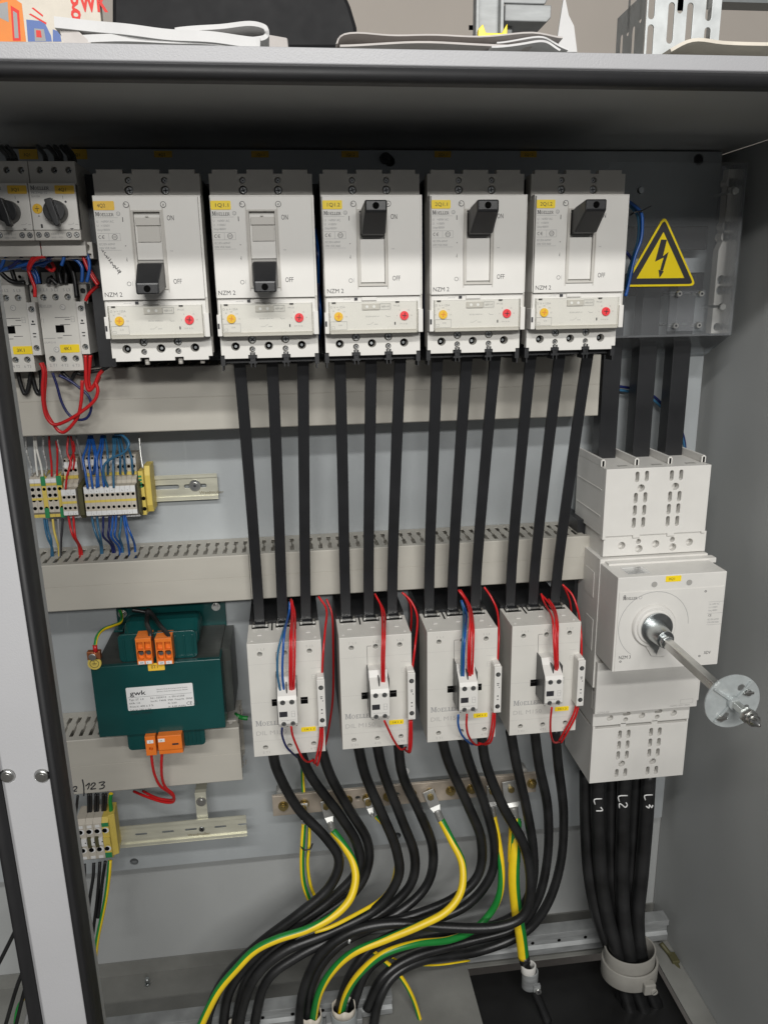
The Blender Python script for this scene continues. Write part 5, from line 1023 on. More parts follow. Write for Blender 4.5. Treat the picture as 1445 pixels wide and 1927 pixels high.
# lower group
Y2 = 952.
zt2, zb2 = CE(450, 335, Y2).z, CE(470, 560, Y2).z; zm = (zt2+zb2)/2; eds = [424, 478, 520, 566, 604]
YRs = YR; YR = YR2
for i in range(4):
    x0, x1 = CE(eds[i], 450, Y2).x, CE(eds[i+1], 450, Y2).x; h = zt2-zb2; g_ = i == 3
    b = MB(); b.prism([(Y2, zm+h*.42), (Y2, zm-h*.42), (Y2+6, zm-h*.5), (YR2+2, zm-h*.5), (YR2+2, zm+h*.5), (Y2+6, zm+h*.5)], x0+.15, x1-.15, 0, 'x')
    xm = (x0+x1)/2
    for z in (h*.24, -h*.2): b.cyl((xm, Y2-.2, zm+z), 4.3, .35, 'y', 16, 3); b.cyl((xm-1.3, Y2-.35, zm+z), 3.4, .3, 'y', 14, 1)
    if g_: b.box(x0+.2, x1-.2, Y2-.4, Y2, zm+h*.33, zm+h*.42, 4); b.box(x0+.2, x1-.2, Y2-.4, Y2, zm-h*.42, zm-h*.3, 4); b.box(x0+.4, x1, Y2-2.5, Y2, zm-5, zm+6, 2)
    else:
        b.box(x0+.6, x0+5.4, Y2-1.4, Y2, zm-9, zm+8, 5); b.box(x0+5.6, x1-.3, Y2-2.2, Y2, zm-5, zm+6, 3); b.cyl(((x0+x1)/2+4.4, Y2-2.4, zm), .9, .3, 'y', 8, 1)
        for z in (h*.36, -h*.38): b.box(xm-3, xm+3, Y2-.5, Y2, zm+z-2, zm+z+2, 3)
    solo('terminal_block', b, ['tyel' if g_ else 'tgrey', 'hole', 'tyel', 'white_sheet', 'tgrn', 'olive'], ('green and yellow earth terminal at the right of the lower row' if g_ else '%s beige terminal from the left in the lower row' % ordn[i]), 'terminal block', 'terminal blocks on the lower rail')
x0, x1 = CE(604, 450, 958).x, CE(643, 450, 975).x; b = MB(); b.prism([(x0+.3, Y2+4), (x0+9, Y2+8), (x1+2, YR2-6), (x1+2, YR2+2), (x0+.3, YR2+2)], zb2+4, zt2+2, 0, 'z'); solo('end_bracket', b, 'tyel', 'yellow end stop right of the lower terminal row', 'end stop', None, .5)
YR = YRs
# ---- thin wires above and below the terminals
G4 = 'thin wires around the upper terminals'
def w4(m, pts, lab, r=1.35, Y=1000): wire('wire', [C1(a, c, Y+(q_[0] if q_ else 0)) for a, c, *q_ in pts], r, m, lab, group=G4)
for m, pts, lab in (
 ('wshield', [(160, 100), (168, 200), (195, 290), (200, 345)], 'braided silver lead at the far left above the terminals'),
 ('wwhite', [(213, 100), (215, 160), (225, 270), (235, 350)], 'left of the two white wires above the terminals'),
 ('wwhite', [(222, 100), (230, 180), (255, 280), (266, 350)], 'right of the two white wires above the terminals'),
 ('wshield', [(270, 100), (272, 190), (292, 280), (285, 345)], 'braided silver lead between white and red wires'),
 ('wred', [(306, 100), (310, 180), (320, 270), (322, 350)], 'dark red wire above the grey terminals, left of its pair'),
 ('wred', [(350, 130), (357, 200), (356, 280), (354, 350)], 'red wire above the grey terminals, right of its pair'),
 ('wshield', [(355, 120), (375, 200), (395, 290), (385, 340)], 'braided silver lead just left of the long red pair'),
 ('wred', [(424, 100, -10), (418, 200, -15), (442, 270, -18), (418, 340, -22), (408, 430, -22)], 'red wire bending to the front tier of the three terminals'),
 ('wred', [(440, 100), (455, 200), (462, 250), (455, 310)], 'red wire straight into the rear tier'),
 ('wred', [(452, 130), (462, 180), (440, 250), (425, 320), (408, 400)], 'red wire crossing behind toward the left'),
 ('wgrey', [(470, 100), (490, 180), (510, 270), (515, 310)], 'grey wire between red and blue bundles'),
 ): w4(m, pts, lab)
bl = [('wblue', 552, 515, 545, 425), ('wblue', 556, 550, 575, 425), ('wblue', 570, 600, 600, 420), ('wblue', 560, 590, 572, 320), ('wblue', 630, 600, 612, 415), ('wblue', 640, 625, 645, 415), ('wcyan', 650, 668, 670, 330), ('wcyan', 700, 700, 705, 420), ('wcyan', 715, 705, 706, 330), ('wcyan', 725, 745, 745, 320), ('wcyan', 740, 770, 782, 310), ('wcyan', 765, 815, 830, 310)]
for i, (m, a, b_x, c, zend) in enumerate(bl):
    w4(m, [(a, 98, 5), ((a+b_x)/2+4, 170, -6), (b_x, 240, -16), ((b_x+c)/2, 330, -22 if zend > 400 else -8), (c, zend, -24 if zend > 400 else 2)], '%s wire of the blue bundle above the terminals, counted from left' % ordn[i], 1.5)
w4('wcyan', [(712, 92, -8), (760, 98, -25), (798, 145, -35), (770, 200, -35), (690, 240, -30), (645, 285, -28), (645, 350, -26), (668, 415, -22)], 'petrol blue wire making a wide bow to the right above the terminals', 1.6)
w4('wshield', [(862, 100, 10), (870, 200, 5), (885, 300, 0)], 'single braided silver lead at the right end of the terminals')
low = [('wcyan', 275, 610, 300, 330, 845), ('wcyan', 290, 612, 318, 322, 845), ('tyel', 328, 612, 350, 368, 840), ('wgrey', 362, 612, 372, 375, 845), ('ink', 390, 612, 380, 378, 845), ('wred', 425, 592, 455, 495, 830), ('wred', 455, 592, 470, 510, 845),
       ('wcyan', 568, 590, 600, 628, 830), ('wcyan', 600, 590, 622, 635, 838), ('wdark', 640, 590, 640, 700, 828), ('wdark', 680, 590, 672, 712, 832), ('wblue', 700, 590, 690, 745, 838), ('wblue', 720, 590, 712, 760, 830), ('wcyan', 752, 595, 740, 762, 832), ('wblue', 765, 590, 790, 802, 865), ('wblue', 775, 590, 815, 838, 825)]
for i, (m, a, c, mx_, e, ze) in enumerate(low):
    yy_ = YTf+10 if a > 400 else 1000
    wire('wire', [C1(a, c, yy_), C1(a*.6+mx_*.4, c+70, yy_-2), C1(mx_, (c+ze)/2+10, yy_-3), C1(e*.8+mx_*.2, ze-55, 1002), C1(e, ze, 1006), C1(e+2, ze+40, 1006)], 1.5, m, '%s wire from the left dropping from the upper terminals into the duct slots' % (ordn+['thirteenth', 'fourteenth', 'fifteenth', 'last'])[i], group=G4)
G5 = 'wires of the lower terminal row'
for i, (m, pts) in enumerate((('cable', [(425, 195), (418, 260), (412, 320)]), ('cable', [(482, 185), (483, 250), (480, 325)]), ('cable', [(496, 185), (497, 250), (492, 325)]), ('cable', [(522, 185), (520, 250), (518, 325)]), ('cable', [(536, 185), (535, 250), (530, 325)]), ('cable', [(562, 185), (562, 250), (556, 325)]), ('cable', [(578, 185), (576, 250), (570, 325)]))):
    wire('wire', [CE(a, c, 972) for a, c in pts], 1.9, m, '%s black wire from the left between lowest duct and terminals' % ordn[i], group=G5)
HP = math.pi/2
def earth(pts, r, label, tw=0., ph=0., grp='green and yellow earth leads', stripe=.5, n=16, tf=1.):
    b = MB(); b.tube(pts, r, n, 0, stripe=stripe, twist=tw, phase=ph, tf=tf); return solo('earth_wire', b, ['gy_y', 'gy_g'], label, 'earth wire', grp)
earth([CE(a, c, 968) for a, c in ((605, 183), (600, 220), (604, 260), (607, 318))], 2.9, 'short green and yellow wire above the lower terminals', 0, -.8)
earth([CE(a, c, 955-10*k) for k, (a, c) in enumerate(((600, 545), (592, 640), (575, 760), (550, 880), (530, 980), (518, 1080), (508, 1160)))], 2.9, 'long green and yellow wire falling from the lower terminals behind the pillar', -.4, HP)
for i, pts in enumerate((((460, 565), (462, 620), (455, 690), (440, 800)), ((512, 560), (508, 640), (492, 740), (478, 860)), ((545, 555), (540, 640), (530, 760), (515, 880), (500, 1000)), ((575, 550), (560, 650), (548, 760), (535, 860)))):
    wire('wire', [CE(a, c, 958-8*k) for k, (a, c) in enumerate(pts)], 2.3, 'cable', '%s black wire from the left falling below the lower terminals' % ordn[i], group=G5)

# ------------------------------------------------------------------ transformer
CT = crop(120, 1110, 4.014)
tx0, tx1, tz0, tz1, ty = -262.7, -103., -539.9, -441.1, 923.
tr = thing('transformer', (-183, 980, tz0), 'dark green transformer with orange terminals and a white rating label', 'transformer')
b = MB(); b.box(tx0, tx1, ty, ty+8, tz0, tz1, 0); b.box(tx0, tx0+2, ty+8, ty+30, tz0, tz1, 0); b.box(tx1-2, tx1, ty+8, ty+30, tz0, tz1, 0); b.build('front_shell', 'tgreen', tr, 1.2)
b = MB()
b.box(tx0+4, tx1-2, ty+8.2, 1036, tz0+2, tz1-1.2, 0)
b.prism([(tx1-1.9, ty+30), (tx1+10, 960), (tx1+10, 1036), (tx1-1.9, 1036)], tz0+4, tz1-3, 0, 'z'); b.build('core', 'core', tr, .5)
b = MB(); q = CT(480, 300, 970)
b.prism([(965, tz1-1), (975, tz1+18), (992, tz1+30), (1015, tz1+32), (1028, tz1+20), (1030, tz1-1)], -232, -134, 0, 'x'); b.build('coil', 'tgreen', tr, 7)
b = MB(); b.prism([(965+a, z) for a, z in ((-2, tz1), (6, tz1+16), (20, tz1+24), (34, tz1+20), (40, tz1))], -216, -152, 0, 'x'); b.build('coil_wrap', 'core', tr, 5)
b = MB(); q0, q1 = CT(405, 340, 935), CT(1015, 490, 935)
b.prism(rrect(q0.x, q1.x, tz1-1, q0.z, 6), 934, 938, 0)
for k in range(9): 
    xx = q0.x+6+k*(q1.x-q0.x-12)/8; b.box(xx, xx+2.2, 932.6, 934, tz1, q0.z-5)
b.build('bobbin_flange', 'tgreen', tr, .8)
b = MB(); q0, q1 = CT(480, 1090, 932), CT(1075, 1165, 932); b.prism(rrect(q0.x, q1.x, q1.z, tz0+1, 5), 931, 936, 0)
for k in range(5): b.box(q1.x-28+k*5, q1.x-26+k*5, 929.5, 931, q1.z+4, tz0)
b.build('bobbin_flange', 'tgreen', tr, .8)
for a0, a1, dz in ((542, 682, 0), (690, 835, 0)):
    q0, q1 = CT(a0, 350, 920), CT(a1, 548, 920); xm = (q0.x+q1.x)/2; w_ = (q1.x-q0.x)
    b = MB(); zt_ = q0.z-2; zb_ = q1.z
    hs = [rect(xm+sg_*w_*.24-3.6, xm+sg_*w_*.24+3.6, zt_-16, zt_-5) for sg_ in (-1, 1)]+[slot(xm+sg_*w_*.23, zb_+12.5, 8, 14) for sg_ in (-1, 1)]
    panel(b, rect(q0.x, q1.x, zb_, zt_), hs, 916, 7, 0, .4); b.box(q0.x+.2, q1.x-.2, 923.1, 940, zb_+3, zt_); T_ = b.build('terminal', 'orange', tr)
    for sg_ in (-1, 1):
        b = MB(); b.cyl((xm+sg_*w_*.23, 920, zb_+14), 3, 2, 'y', 14); b.build('screw', 'dmetal', T_)
        b = MB(); b.box(xm+sg_*w_*.23-3.6, xm+sg_*w_*.23+3.6, 915.6, 915.95, zb_+.6, zb_+4.6, 0); text(b, ('400', '0', '230', '15')[(a0 > 600)*2+(sg_ > 0)], xm+sg_*w_*.23-2, zb_+1.6, 915.5, 2, 1); b.build('marker', ['white_sheet', 'ink'], T_)
q0, q1 = CT(615, 1103, 918), CT(708, 1238, 918); b = MB(); panel(b, rect(q0.x, q1.x, q1.z, q0.z), [((q0.x+q1.x)/2, q1.z+9.5, 2.6)], 915, 6, 0, .4); b.box(q0.x, q1.x, 921.1, 936, q1.z, q0.z); T_ = b.build('terminal', 'orange', tr)
b = MB(); b.box((q0.x+q1.x)/2-4, (q0.x+q1.x)/2+4, 914.5, 914.9, q0.z-9.5, q0.z-5, 0); text(b, '0', (q0.x+q1.x)/2-1, q0.z-8.4, 914.4, 2.2, 1); b.build('marker', ['white_sheet', 'ink'], T_)
q2, q3 = CT(712, 1090, 918), CT(908, 1222, 918); b = MB(); b.prism([(912, q2.z), (912, q3.z+8), (914, q3.z+7), (914, q3.z+1), (918, q3.z), (936, q3.z), (936, q2.z)], q2.x, q3.x, 0, 'x'); T_ = b.build('fuse_terminal', 'orange', tr, .7)
b = MB(); b.box(q2.x+1, q2.x+9, 911.5, 911.9, q2.z-8, q2.z-3.4, 0); text(b, '24', q2.x+2.6, q2.z-7, 911.4, 2.2, 1); b.box(q2.x+18, q2.x+26, 911.4, 911.9, q2.z-13.5, q2.z-11.4, 1); b.build('marker', ['white_sheet', 'ink'], T_)
# feet and screws
b = MB(); q0, q1 = CT(388, 150, 1030), CT(1215, 100, 1030); b.box(q0.x, q1.x, 1036.2, 1041, tz1-4, q0.z+6, 0); b.box(q0.x, q0.x+12, 1010, 1036, tz1+8, tz1+11, 0); b.build('foot', 'tgreen', tr, .6)
for a, c in ((448, 175), (1152, 122)): q = CT(a, c, 1034); b = MB(); b.cyl((q.x, 1031, q.z), 6, 1.2, 'y', 20); b.cyl((q.x, 1027, q.z), 4, 4, 'y', 6); b.build('screw', 'metal', tr)
b = MB(); q = CT(1285, 1010, 990); b.box(q.x-8, q.x+4, 985, 1036, q.z-6, q.z+8, 0); b.build('foot', 'pale', tr, .6)
q = CT(230, 492, ty-2); b = MB(); b.box(q.x-8, q.x+8, ty-4, ty+4, q.z-6, q.z+5, 0); b.cyl((q.x-1, ty-7, q.z-1), 4.6, 3, 'y', 16, 1); b.build('earth_clamp', ['cu', 'metal'], tr, .7)
q = CT(235, 555, ty-3); b = MB(); b.cyl((q.x, ty-4, q.z), 8.2, 3.8, 'y', 30, 0); ringp(b, q.x, q.z, ty-4.2, 5.6, .6, 1); line(b, q.x, q.z, q.x, q.z+4, ty-4.2, .6, 1); line(b, q.x-3, q.z, q.x+3, q.z, ty-4.2, .6, 1); line(b, q.x-2, q.z-1.6, q.x+2, q.z-1.6, ty-4.2, .6, 1); b.build('earth_symbol', ['tyel', 'ink'], tr)
q0, q1 = CT(636, 556, ty), CT(767, 603, ty); tagplate('tag', '0T1', q0.x, q1.x, q1.z, q0.z, ty-.1, tr, 'yell2')
# rating label, slightly askew
qa, qb, qc, qd = CT(473, 742, ty-.4), CT(977, 702, ty-.4), CT(993, 872, ty-.4), CT(490, 915, ty-.4)
an = math.atan2(qb.z-qa.z, qb.x-qa.x); ux = Vector((math.cos(an), math.sin(an))); uz = Vector((-math.sin(an), math.cos(an))); W_, H_ = (qb-qa).length, (qa-qd).length
def LP(u_, v_): return (qd.x+ux.x*u_+uz.x*v_, qd.z+ux.y*u_+uz.y*v_)
b = MB(); rr_ = rrect(0, W_, 0, H_, 1.6); b.prism([LP(*p) for p in rr_], ty-.45, ty-.05, 0)
def lt(t, u_, v_, h, wd, bold=0.): x, z = LP(u_, v_); text(b, t, x, z, ty-.6, h, 1, width=wd, rot=an, bold=bold)
lt('gwk', 4.5, H_-11.2, 6.4, 20, .012)
for i, (t, wd) in enumerate((('Typ: ST 1,0', 18), ('kVA: 1,0', 13), ('Prim.V: 400 ± 5 %', 29), ('Sek.V: 230 + 5V', 26), ('Art.Nr.: 9190027', 27))): lt(t, 2.5, H_-18.4-i*4.9, 2.5, wd)
lt('Nr.: 3259/13   n. EN 61558', 29, H_-18.0, 2.4, 42); lt('Iso.Kl. T40/B  IP00  Freq.Hz  50/60', 29, H_-22.4, 2.3, 52); lt('A: 2,60', 50, H_-27, 2.3, 11); lt('A: 4,40 (4,0A)', 50, H_-32, 2.3, 22); lt('CE', 73, H_-30.4, 4.6, 7)
for i in range(2): lt('Electric Coils & Components GmbH', 38, H_-6-i*3.2, 1.5, 38)
p0, p1 = LP(1.5, H_-13.8), LP(W_-2, H_-13.8); line(b, p0[0], p0[1], p1[0], p1[1], ty-.6, .3, 1)
a3 = [LP(82, H_-30.4), LP(88, H_-30.4), LP(85, H_-25)]
for i in range(3): line(b, *a3[i], *a3[(i+1) % 3], ty-.6, .4, 1)
b.build('rating_label', ['white_sheet', 'ink'], tr)
# its leads
for i, pts in enumerate((((640, 150, 985), (632, 200, 975), (632, 260, 945), (655, 320, 928), (655, 385, 921)), ((640, 150, 985), (680, 200, 975), (730, 270, 948), (775, 320, 930), (800, 365, 921)))):
    wire('wire', [CT(a, c, y) for a, c, y in pts], 3.0, 'cable', '%s black lead dropping into the orange terminals of the transformer' % ('left', 'right')[i], group='black leads of the transformer')
wire('wire', [CT(a, c, 1000) for a, c in ((520, 150), (570, 158), (620, 165), (640, 150))], 3, 'cable', 'black lead running behind the top edge of the transformer', group='black leads of the transformer')
earth([CT(a, c, y) for a, c, y in ((425, 155, 1025), (440, 200, 1015), (430, 245, 995), (370, 272, 970), (300, 300, 950), (255, 350, 930), (238, 425, 920))], 2.1, 'green and yellow lead curving to the copper clamp of the transformer', 0, .1)
q = CT(240, 440, 919); b = MB(); b.cyl((q.x, q.y, q.z-5), 2.8, 9, 'z', 12); solo('wire_sleeve', b, 'wred', 'small red sleeve on the copper clamp of the transformer', 'wire sleeve')
for i, pts in enumerate((((663, 1240, 925), (672, 1320, 928), (690, 1400, 935), (730, 1480, 945), (800, 1530, 955), (835, 1570, 960), (820, 1605, 965), (740, 1600, 975), (620, 1560, 990), (530, 1522, 1005)), ((745, 1225, 925), (740, 1320, 928), (745, 1420, 936), (770, 1490, 945), (825, 1540, 953), (832, 1575, 958), (800, 1588, 968), (700, 1570, 980), (600, 1520, 1000)))):
    wire('wire', [CT(a, c, y) for a, c, y in pts], 1.9, 'wred', '%s red wire hanging from the lower orange terminal' % ('left', 'right')[i], group='red wires under the transformer')
earth([CT(1390, 970, 1000), CT(1350, 965, 1000), CT(1310, 950, 1000), CT(1290, 930, 1015)], 3.2, 'stub of green and yellow wire right of the transformer', 0, .6)

# ------------------------------------------------------------------ earth bar
CG = crop(480, 1420, 2.58)
YE = 1000.
eb = thing('earth_bar', (145, 1010, -740), 'long tinned earth bar with brass bolts below the large contactors', 'earth bar')
b = MB(); q0, q1 = P(512, 1498, YE), P(1008, 1495, YE); hl = [(CG(a, c, YE).x, -720, 4) for a, c in ((500, 250), (690, 220))]
panel(b, rect(q0.x, q1.x, -737.5, -704), hl, YE, 5, 0, .5); b.build('bar', 'copper', eb)
for x in (q0.x+12, q1.x-12): b = MB(); b.cyl((x, YE+5.2, -720), 7, YP-YE-5.4, 'y', 18); b.build('standoff', 'body', eb)
for a in (137, 238, 345, 450, 545, 645, 760, 850, 948, 1048, 1148, 1240, 1338):
    x = CG(a, 230, YE).x; b = MB(); b.cyl((x, YE-1.6, -721), 7.6, 1.5, 'y', 24); b.cyl((x, YE-6.4, -721), 5.6, 4.7, 'y', 6); b.cyl((x, YE-8, -721), 3.2, 1.6, 'y', 14); b.build('bolt', 'brass', eb)
def lug(a0, c0, a1, c1, w_, label):
    p0, p1 = CG(a0, c0, YE-9), CG(a1, c1, YE-16); p0.z = -721; d = (p1-p0).normalized(); s_ = Vector((d.z, 0, -d.x)).normalized()*w_/2
    b = MB(); m_ = p0+(p1-p0)*.42; t = Vector((0, 2.4, 0)); up_ = -d*w_*.5
    b.hexa([p0+up_-s_, p0+up_+s_, m_+s_, m_-s_], [p0+up_-s_+t, p0+up_+s_+t, m_+s_+t, m_-s_+t])
    b.hexa([m_-s_, m_+s_, m_+d*7+s_*.62-t*1.5, m_+d*7-s_*.62-t*1.5], [m_-s_+t, m_+s_+t, m_+d*7+s_*.62+t*1.5, m_+d*7-s_*.62+t*1.5])
    b.tube([m_+d*6, m_+d*10, p1], w_*.33, 16, 0, sub=1); b.cyl((p0.x, p0.y-5, p0.z), 5, 5, 'y', 6, 1)
    q_ = m_+(p1-m_)*.6; b.cyl((q_.x, q_.y-w_*.36, q_.z), 2, 1, 'y', 10, 0)
    return solo('cable_lug', b, ['lug', 'brass'], label, 'cable lug', 'crimped lugs on the earth bar', .4)
lug(238, 262, 238, 345, 11, 'small pale lug at the left end of the earth bar')
lug(345, 255, 378, 378, 14, 'second lug from the left end of the earth bar')
lug(548, 240, 570, 300, 10, 'third lug, mostly behind the black cables')
lug(850, 205, 902, 318, 17, 'large shiny lug near the middle of the earth bar')
lug(1148, 180, 1155, 305, 15, 'lug with green and yellow wire left of the taped one')
lug(1240, 175, 1258, 325, 24, 'widest lug, feeding the thick taped earth cable')
b = MB(); q = CG(727, 82, YP-.3); b.cyl((q.x, YP-.8, q.z), 6.6, .6, 'y', 28, 0); line(b, q.x, q.z, q.x, q.z+4.6, YP-.95, .8, 1); line(b, q.x-4, q.z-.2, q.x+4, q.z-.2, YP-.95, .8, 1); line(b, q.x-2, q.z-2.4, q.x+2, q.z-2.4, YP-.95, .8, 1)
solo('earth_sticker', b, ['white_sheet', 'ink'], 'round white earth symbol sticker above the earth bar', 'sticker')

# ------------------------------------------------------------------ power cables
def pw(pts): return [P(a, c, y) for a, c, y in pts]
PC = [
 ('first', '1K1.1', [(512, 1400, 950), (522, 1450, 952), (560, 1520, 958), (612, 1575, 952), (638, 1620, 945), (618, 1672, 935), (560, 1722, 925), (490, 1775, 918), (428, 1835, 912), (395, 1900, 908), (385, 1960, 905)]),
 ('second', '1K1.1', [(560, 1400, 950), (585, 1460, 954), (640, 1535, 965), (672, 1590, 965), (672, 1640, 955), (620, 1695, 945), (550, 1745, 935), (480, 1800, 928), (432, 1865, 920), (418, 1950, 912)]),
 ('third', '1K1.1', [(602, 1400, 955), (622, 1460, 960), (658, 1525, 970), (690, 1580, 975), (692, 1630, 970), (665, 1680, 960), (590, 1735, 945), (510, 1790, 935), (462, 1850, 925), (440, 1950, 915)]),
 ('first', '1K1.2', [(672, 1395, 950), (688, 1460, 952), (718, 1530, 955), (746, 1600, 952), (748, 1655, 946), (705, 1712, 938), (620, 1755, 930), (535, 1790, 922), (480, 1840, 914), (456, 1900, 908), (448, 1950, 905)]),
 ('second', '1K1.2', [(708, 1395, 950), (722, 1455, 955), (755, 1540, 965), (780, 1610, 965), (772, 1665, 958), (725, 1712, 950), (650, 1755, 940), (560, 1800, 928), (500, 1850, 918), (475, 1950, 908)]),
 ('third', '1K1.2', [(748, 1390, 955), (758, 1460, 960), (790, 1530, 970), (814, 1595, 975), (808, 1655, 970), (770, 1702, 960), (700, 1745, 948), (620, 1785, 936), (580, 1840, 925), (565, 1920, 918)]),
 ('first', '2K1.1', [(830, 1385, 950), (846, 1440, 952), (880, 1515, 960), (905, 1580, 960), (900, 1645, 952), (855, 1690, 945), (780, 1722, 945), (700, 1745, 942), (630, 1785, 932), (588, 1850, 920), (578, 1930, 912)]),
 ('second', '2K1.1', [(868, 1385, 950), (884, 1440, 955), (912, 1515, 965), (930, 1590, 968), (922, 1650, 962), (875, 1705, 955), (790, 1740, 950), (710, 1775, 940), (665, 1825, 928), (640, 1890, 920), (636, 1940, 915)]),
 ('third', '2K1.1', [(905, 1380, 950), (915, 1440, 948), (945, 1515, 945), (985, 1590, 938), (998, 1660, 925), (985, 1722, 915), (930, 1745, 915), (840, 1745, 920), (740, 1738, 925), (660, 1755, 925), (600, 1800, 920), (570, 1870, 912), (562, 1950, 905)]),
 ('first', '2K1.2', [(960, 1375, 952), (972, 1440, 955), (990, 1520, 960), (1003, 1600, 965), (1000, 1670, 962), (965, 1725, 960), (880, 1755, 958), (780, 1775, 952), (700, 1815, 940), (668, 1880, 925), (655, 1950, 915)]),
 ('second', '2K1.2', [(1005, 1372, 952), (1014, 1440, 958), (1030, 1520, 970), (1030, 1610, 975), (1012, 1690, 972), (970, 1745, 968), (880, 1772, 965), (780, 1800, 950), (720, 1840, 935), (690, 1900, 925)]),
 ('third', '2K1.2', [(1044, 1370, 955), (1050, 1440, 962), (1060, 1530, 978), (1055, 1620, 985), (1030, 1700, 985), (985, 1755, 982), (900, 1790, 975), (800, 1806, 955), (742, 1835, 940), (712, 1885, 925), (700, 1950, 915)]),
]
for n_, kk_, pts in PC:
    wire('power_cable', pw(pts), 7.3, 'cable', '%s thick black cable from the left under contactor %s' % (n_, kk_), 'cable', 'thick black cables sweeping down from the contactors')
def cg(pts): return [CG(a, c, y) for a, c, y in pts]
earth(cg([(378, 372, 984), (430, 440, 968), (475, 520, 950), (488, 610, 935), (455, 710, 920), (370, 790, 908), (250, 850, 900), (110, 895, 895), (0, 950, 892), (-90, 1040, 888), (-180, 1150, 884), (-260, 1310, 880), (-280, 1380, 880)]), 5.7, 'thick green and yellow earth lead crossing the black cables to the bottom left corner', -3.8, -HP+.1, tf=.5)
earth(cg([(902, 316, 984), (955, 420, 968), (1005, 530, 945), (1000, 660, 925), (930, 760, 912), (800, 830, 905), (640, 895, 902), (480, 960, 900), (380, 1045, 900), (315, 1150, 902), (285, 1270, 908), (280, 1340, 910)]), 5.6, 'thick earth lead from the middle lug into the left grey conduit', -5.0, -HP)
earth(cg([(1155, 300, 984), (1178, 420, 972), (1195, 560, 958), (1185, 680, 950), (1140, 770, 950), (1060, 850, 942), (940, 900, 925), (780, 918, 910), (630, 965, 903), (520, 1050, 902), (450, 1150, 905), (420, 1250, 910), (415, 1330, 912)]), 5.3, 'earth lead passing behind cables then into the right grey conduit', -4.0, 2.44, tf=.75)
earth(cg([(230, 60, 1012), (232, 130, 1010), (238, 215, 1003)]), 2.6, 'short green and yellow wire rising above the earth bar behind the cables', 0, HP)
earth(cg([(238, 335, 984), (232, 420, 980), (228, 520, 978), (235, 620, 976), (262, 700, 975), (300, 760, 975)]), 3.6, 'earth wire hanging from the left end lug, tied with a black tie', 0, -HP)
earth(cg([(264, 330, 992), (262, 430, 985), (255, 530, 984), (268, 630, 984), (295, 700, 984)]), 2.6, 'thinner earth wire beside the tied one at the left end', 0, HP+.6)
b = MB(); q = CG(250, 448, 976); b.tube([(q.x-8.5, q.y+3, q.z+1), (q.x-4, q.y-4, q.z-1.4), (q.x+5, q.y-4, q.z-1), (q.x+9, q.y+4, q.z+1.5)], 1.1, 6); solo('cable_tie', b, 'black', 'thin black tie around two earth wires at the left', 'cable tie')
earth(cg([(585, 300, 992), (630, 350, 985), (665, 430, 980), (685, 490, 978), (682, 560, 970), (660, 640, 960), (600, 710, 948), (490, 775, 930), (370, 835, 915), (290, 860, 912)]), 2.9, 'slim earth lead running behind the second cable trio to join the thick one', -1.4, -HP)
earth(cg([(540, 930, 950), (620, 995, 945), (700, 1070, 940), (760, 1170, 935), (800, 1290, 930), (815, 1370, 925)]), 3.4, 'earth wire running down to the right from under the cables', 0, HP)
earth(cg([(640, 975, 960), (740, 1015, 965), (880, 1022, 975), (1040, 1000, 990)]), 1.7, 'thin green and yellow wire reaching right to the clamp rail', 0, 1.6)
b = MB(); b.tube(cg([(1262, 310, 985), (1262, 420, 965), (1255, 600, 950), (1268, 750, 945), (1290, 880, 942), (1302, 985, 940)]), 8.6, 18, 0, stripe=.45, twist=0, phase=-HP-.05); et = solo('earth_wire', b, ['gy_y', 'gy_g'], 'very thick green and yellow earth cable going straight down right of the trios', 'earth wire', 'green and yellow earth leads')
b = MB(); b.tube(cg([(1262, 322, 984), (1260, 390, 970), (1256, 470, 962), (1256, 520, 958)]), 9.6, 18, 0, stripe=.45, phase=-HP+.9, twist=.2); solo('tape_wrap', b, ['gy_y', 'gy_g'], 'yellow and green tape wound round the top of the thickest earth cable', 'tape')
b = MB(); b.tube(cg([(1302, 975, 940), (1310, 1010, 939)]), 8.4, 18); solo('cable_sleeve', b, 'black', 'black rubber sleeve on the thick earth cable above its clamp', 'sleeve')
wire('power_cable', cg([(1308, 1005, 940), (1330, 1090, 936), (1370, 1180, 928), (1420, 1300, 915)]), 7, 'cable', 'black cable below the small clamp, heading to the bottom', 'cable', None)

# main supply cables
CM = crop(960, 1440, 2.979)
sup = [('rear left', [(425, 40, 985), (428, 300, 975), (445, 600, 960), (495, 850, 950), (582, 1075, 943), (618, 1250, 946), (650, 1480, 940)]),
       ('front left, marked L1,', [(488, 40, 962), (490, 300, 955), (505, 600, 946), (545, 850, 938), (606, 1075, 924), (640, 1250, 930), (700, 1480, 920)]),
       ('rear middle', [(570, 40, 985), (565, 300, 975), (570, 600, 962), (600, 850, 954), (660, 1075, 948), (690, 1250, 948), (760, 1480, 940)]),
       ('front middle, marked L2,', [(640, 40, 962), (632, 300, 955), (625, 600, 946), (635, 850, 934), (668, 1075, 918), (705, 1250, 926), (790, 1480, 915)]),
       ('rear right', [(712, 40, 985), (695, 300, 975), (680, 600, 962), (690, 850, 954), (735, 1075, 946), (765, 1250, 946), (850, 1480, 940)]),
       ('front right, marked L3,', [(775, 40, 962), (760, 300, 955), (735, 600, 946), (712, 850, 938), (732, 1075, 926), (775, 1250, 930), (880, 1480, 920)])]
for n_, pts in sup: wire('supply_cable', [CM(a, c, y) for a, c, y in pts], 11.2, 'cable', '%s supply cable under the main switch' % n_, 'cable', 'thick black supply cables')
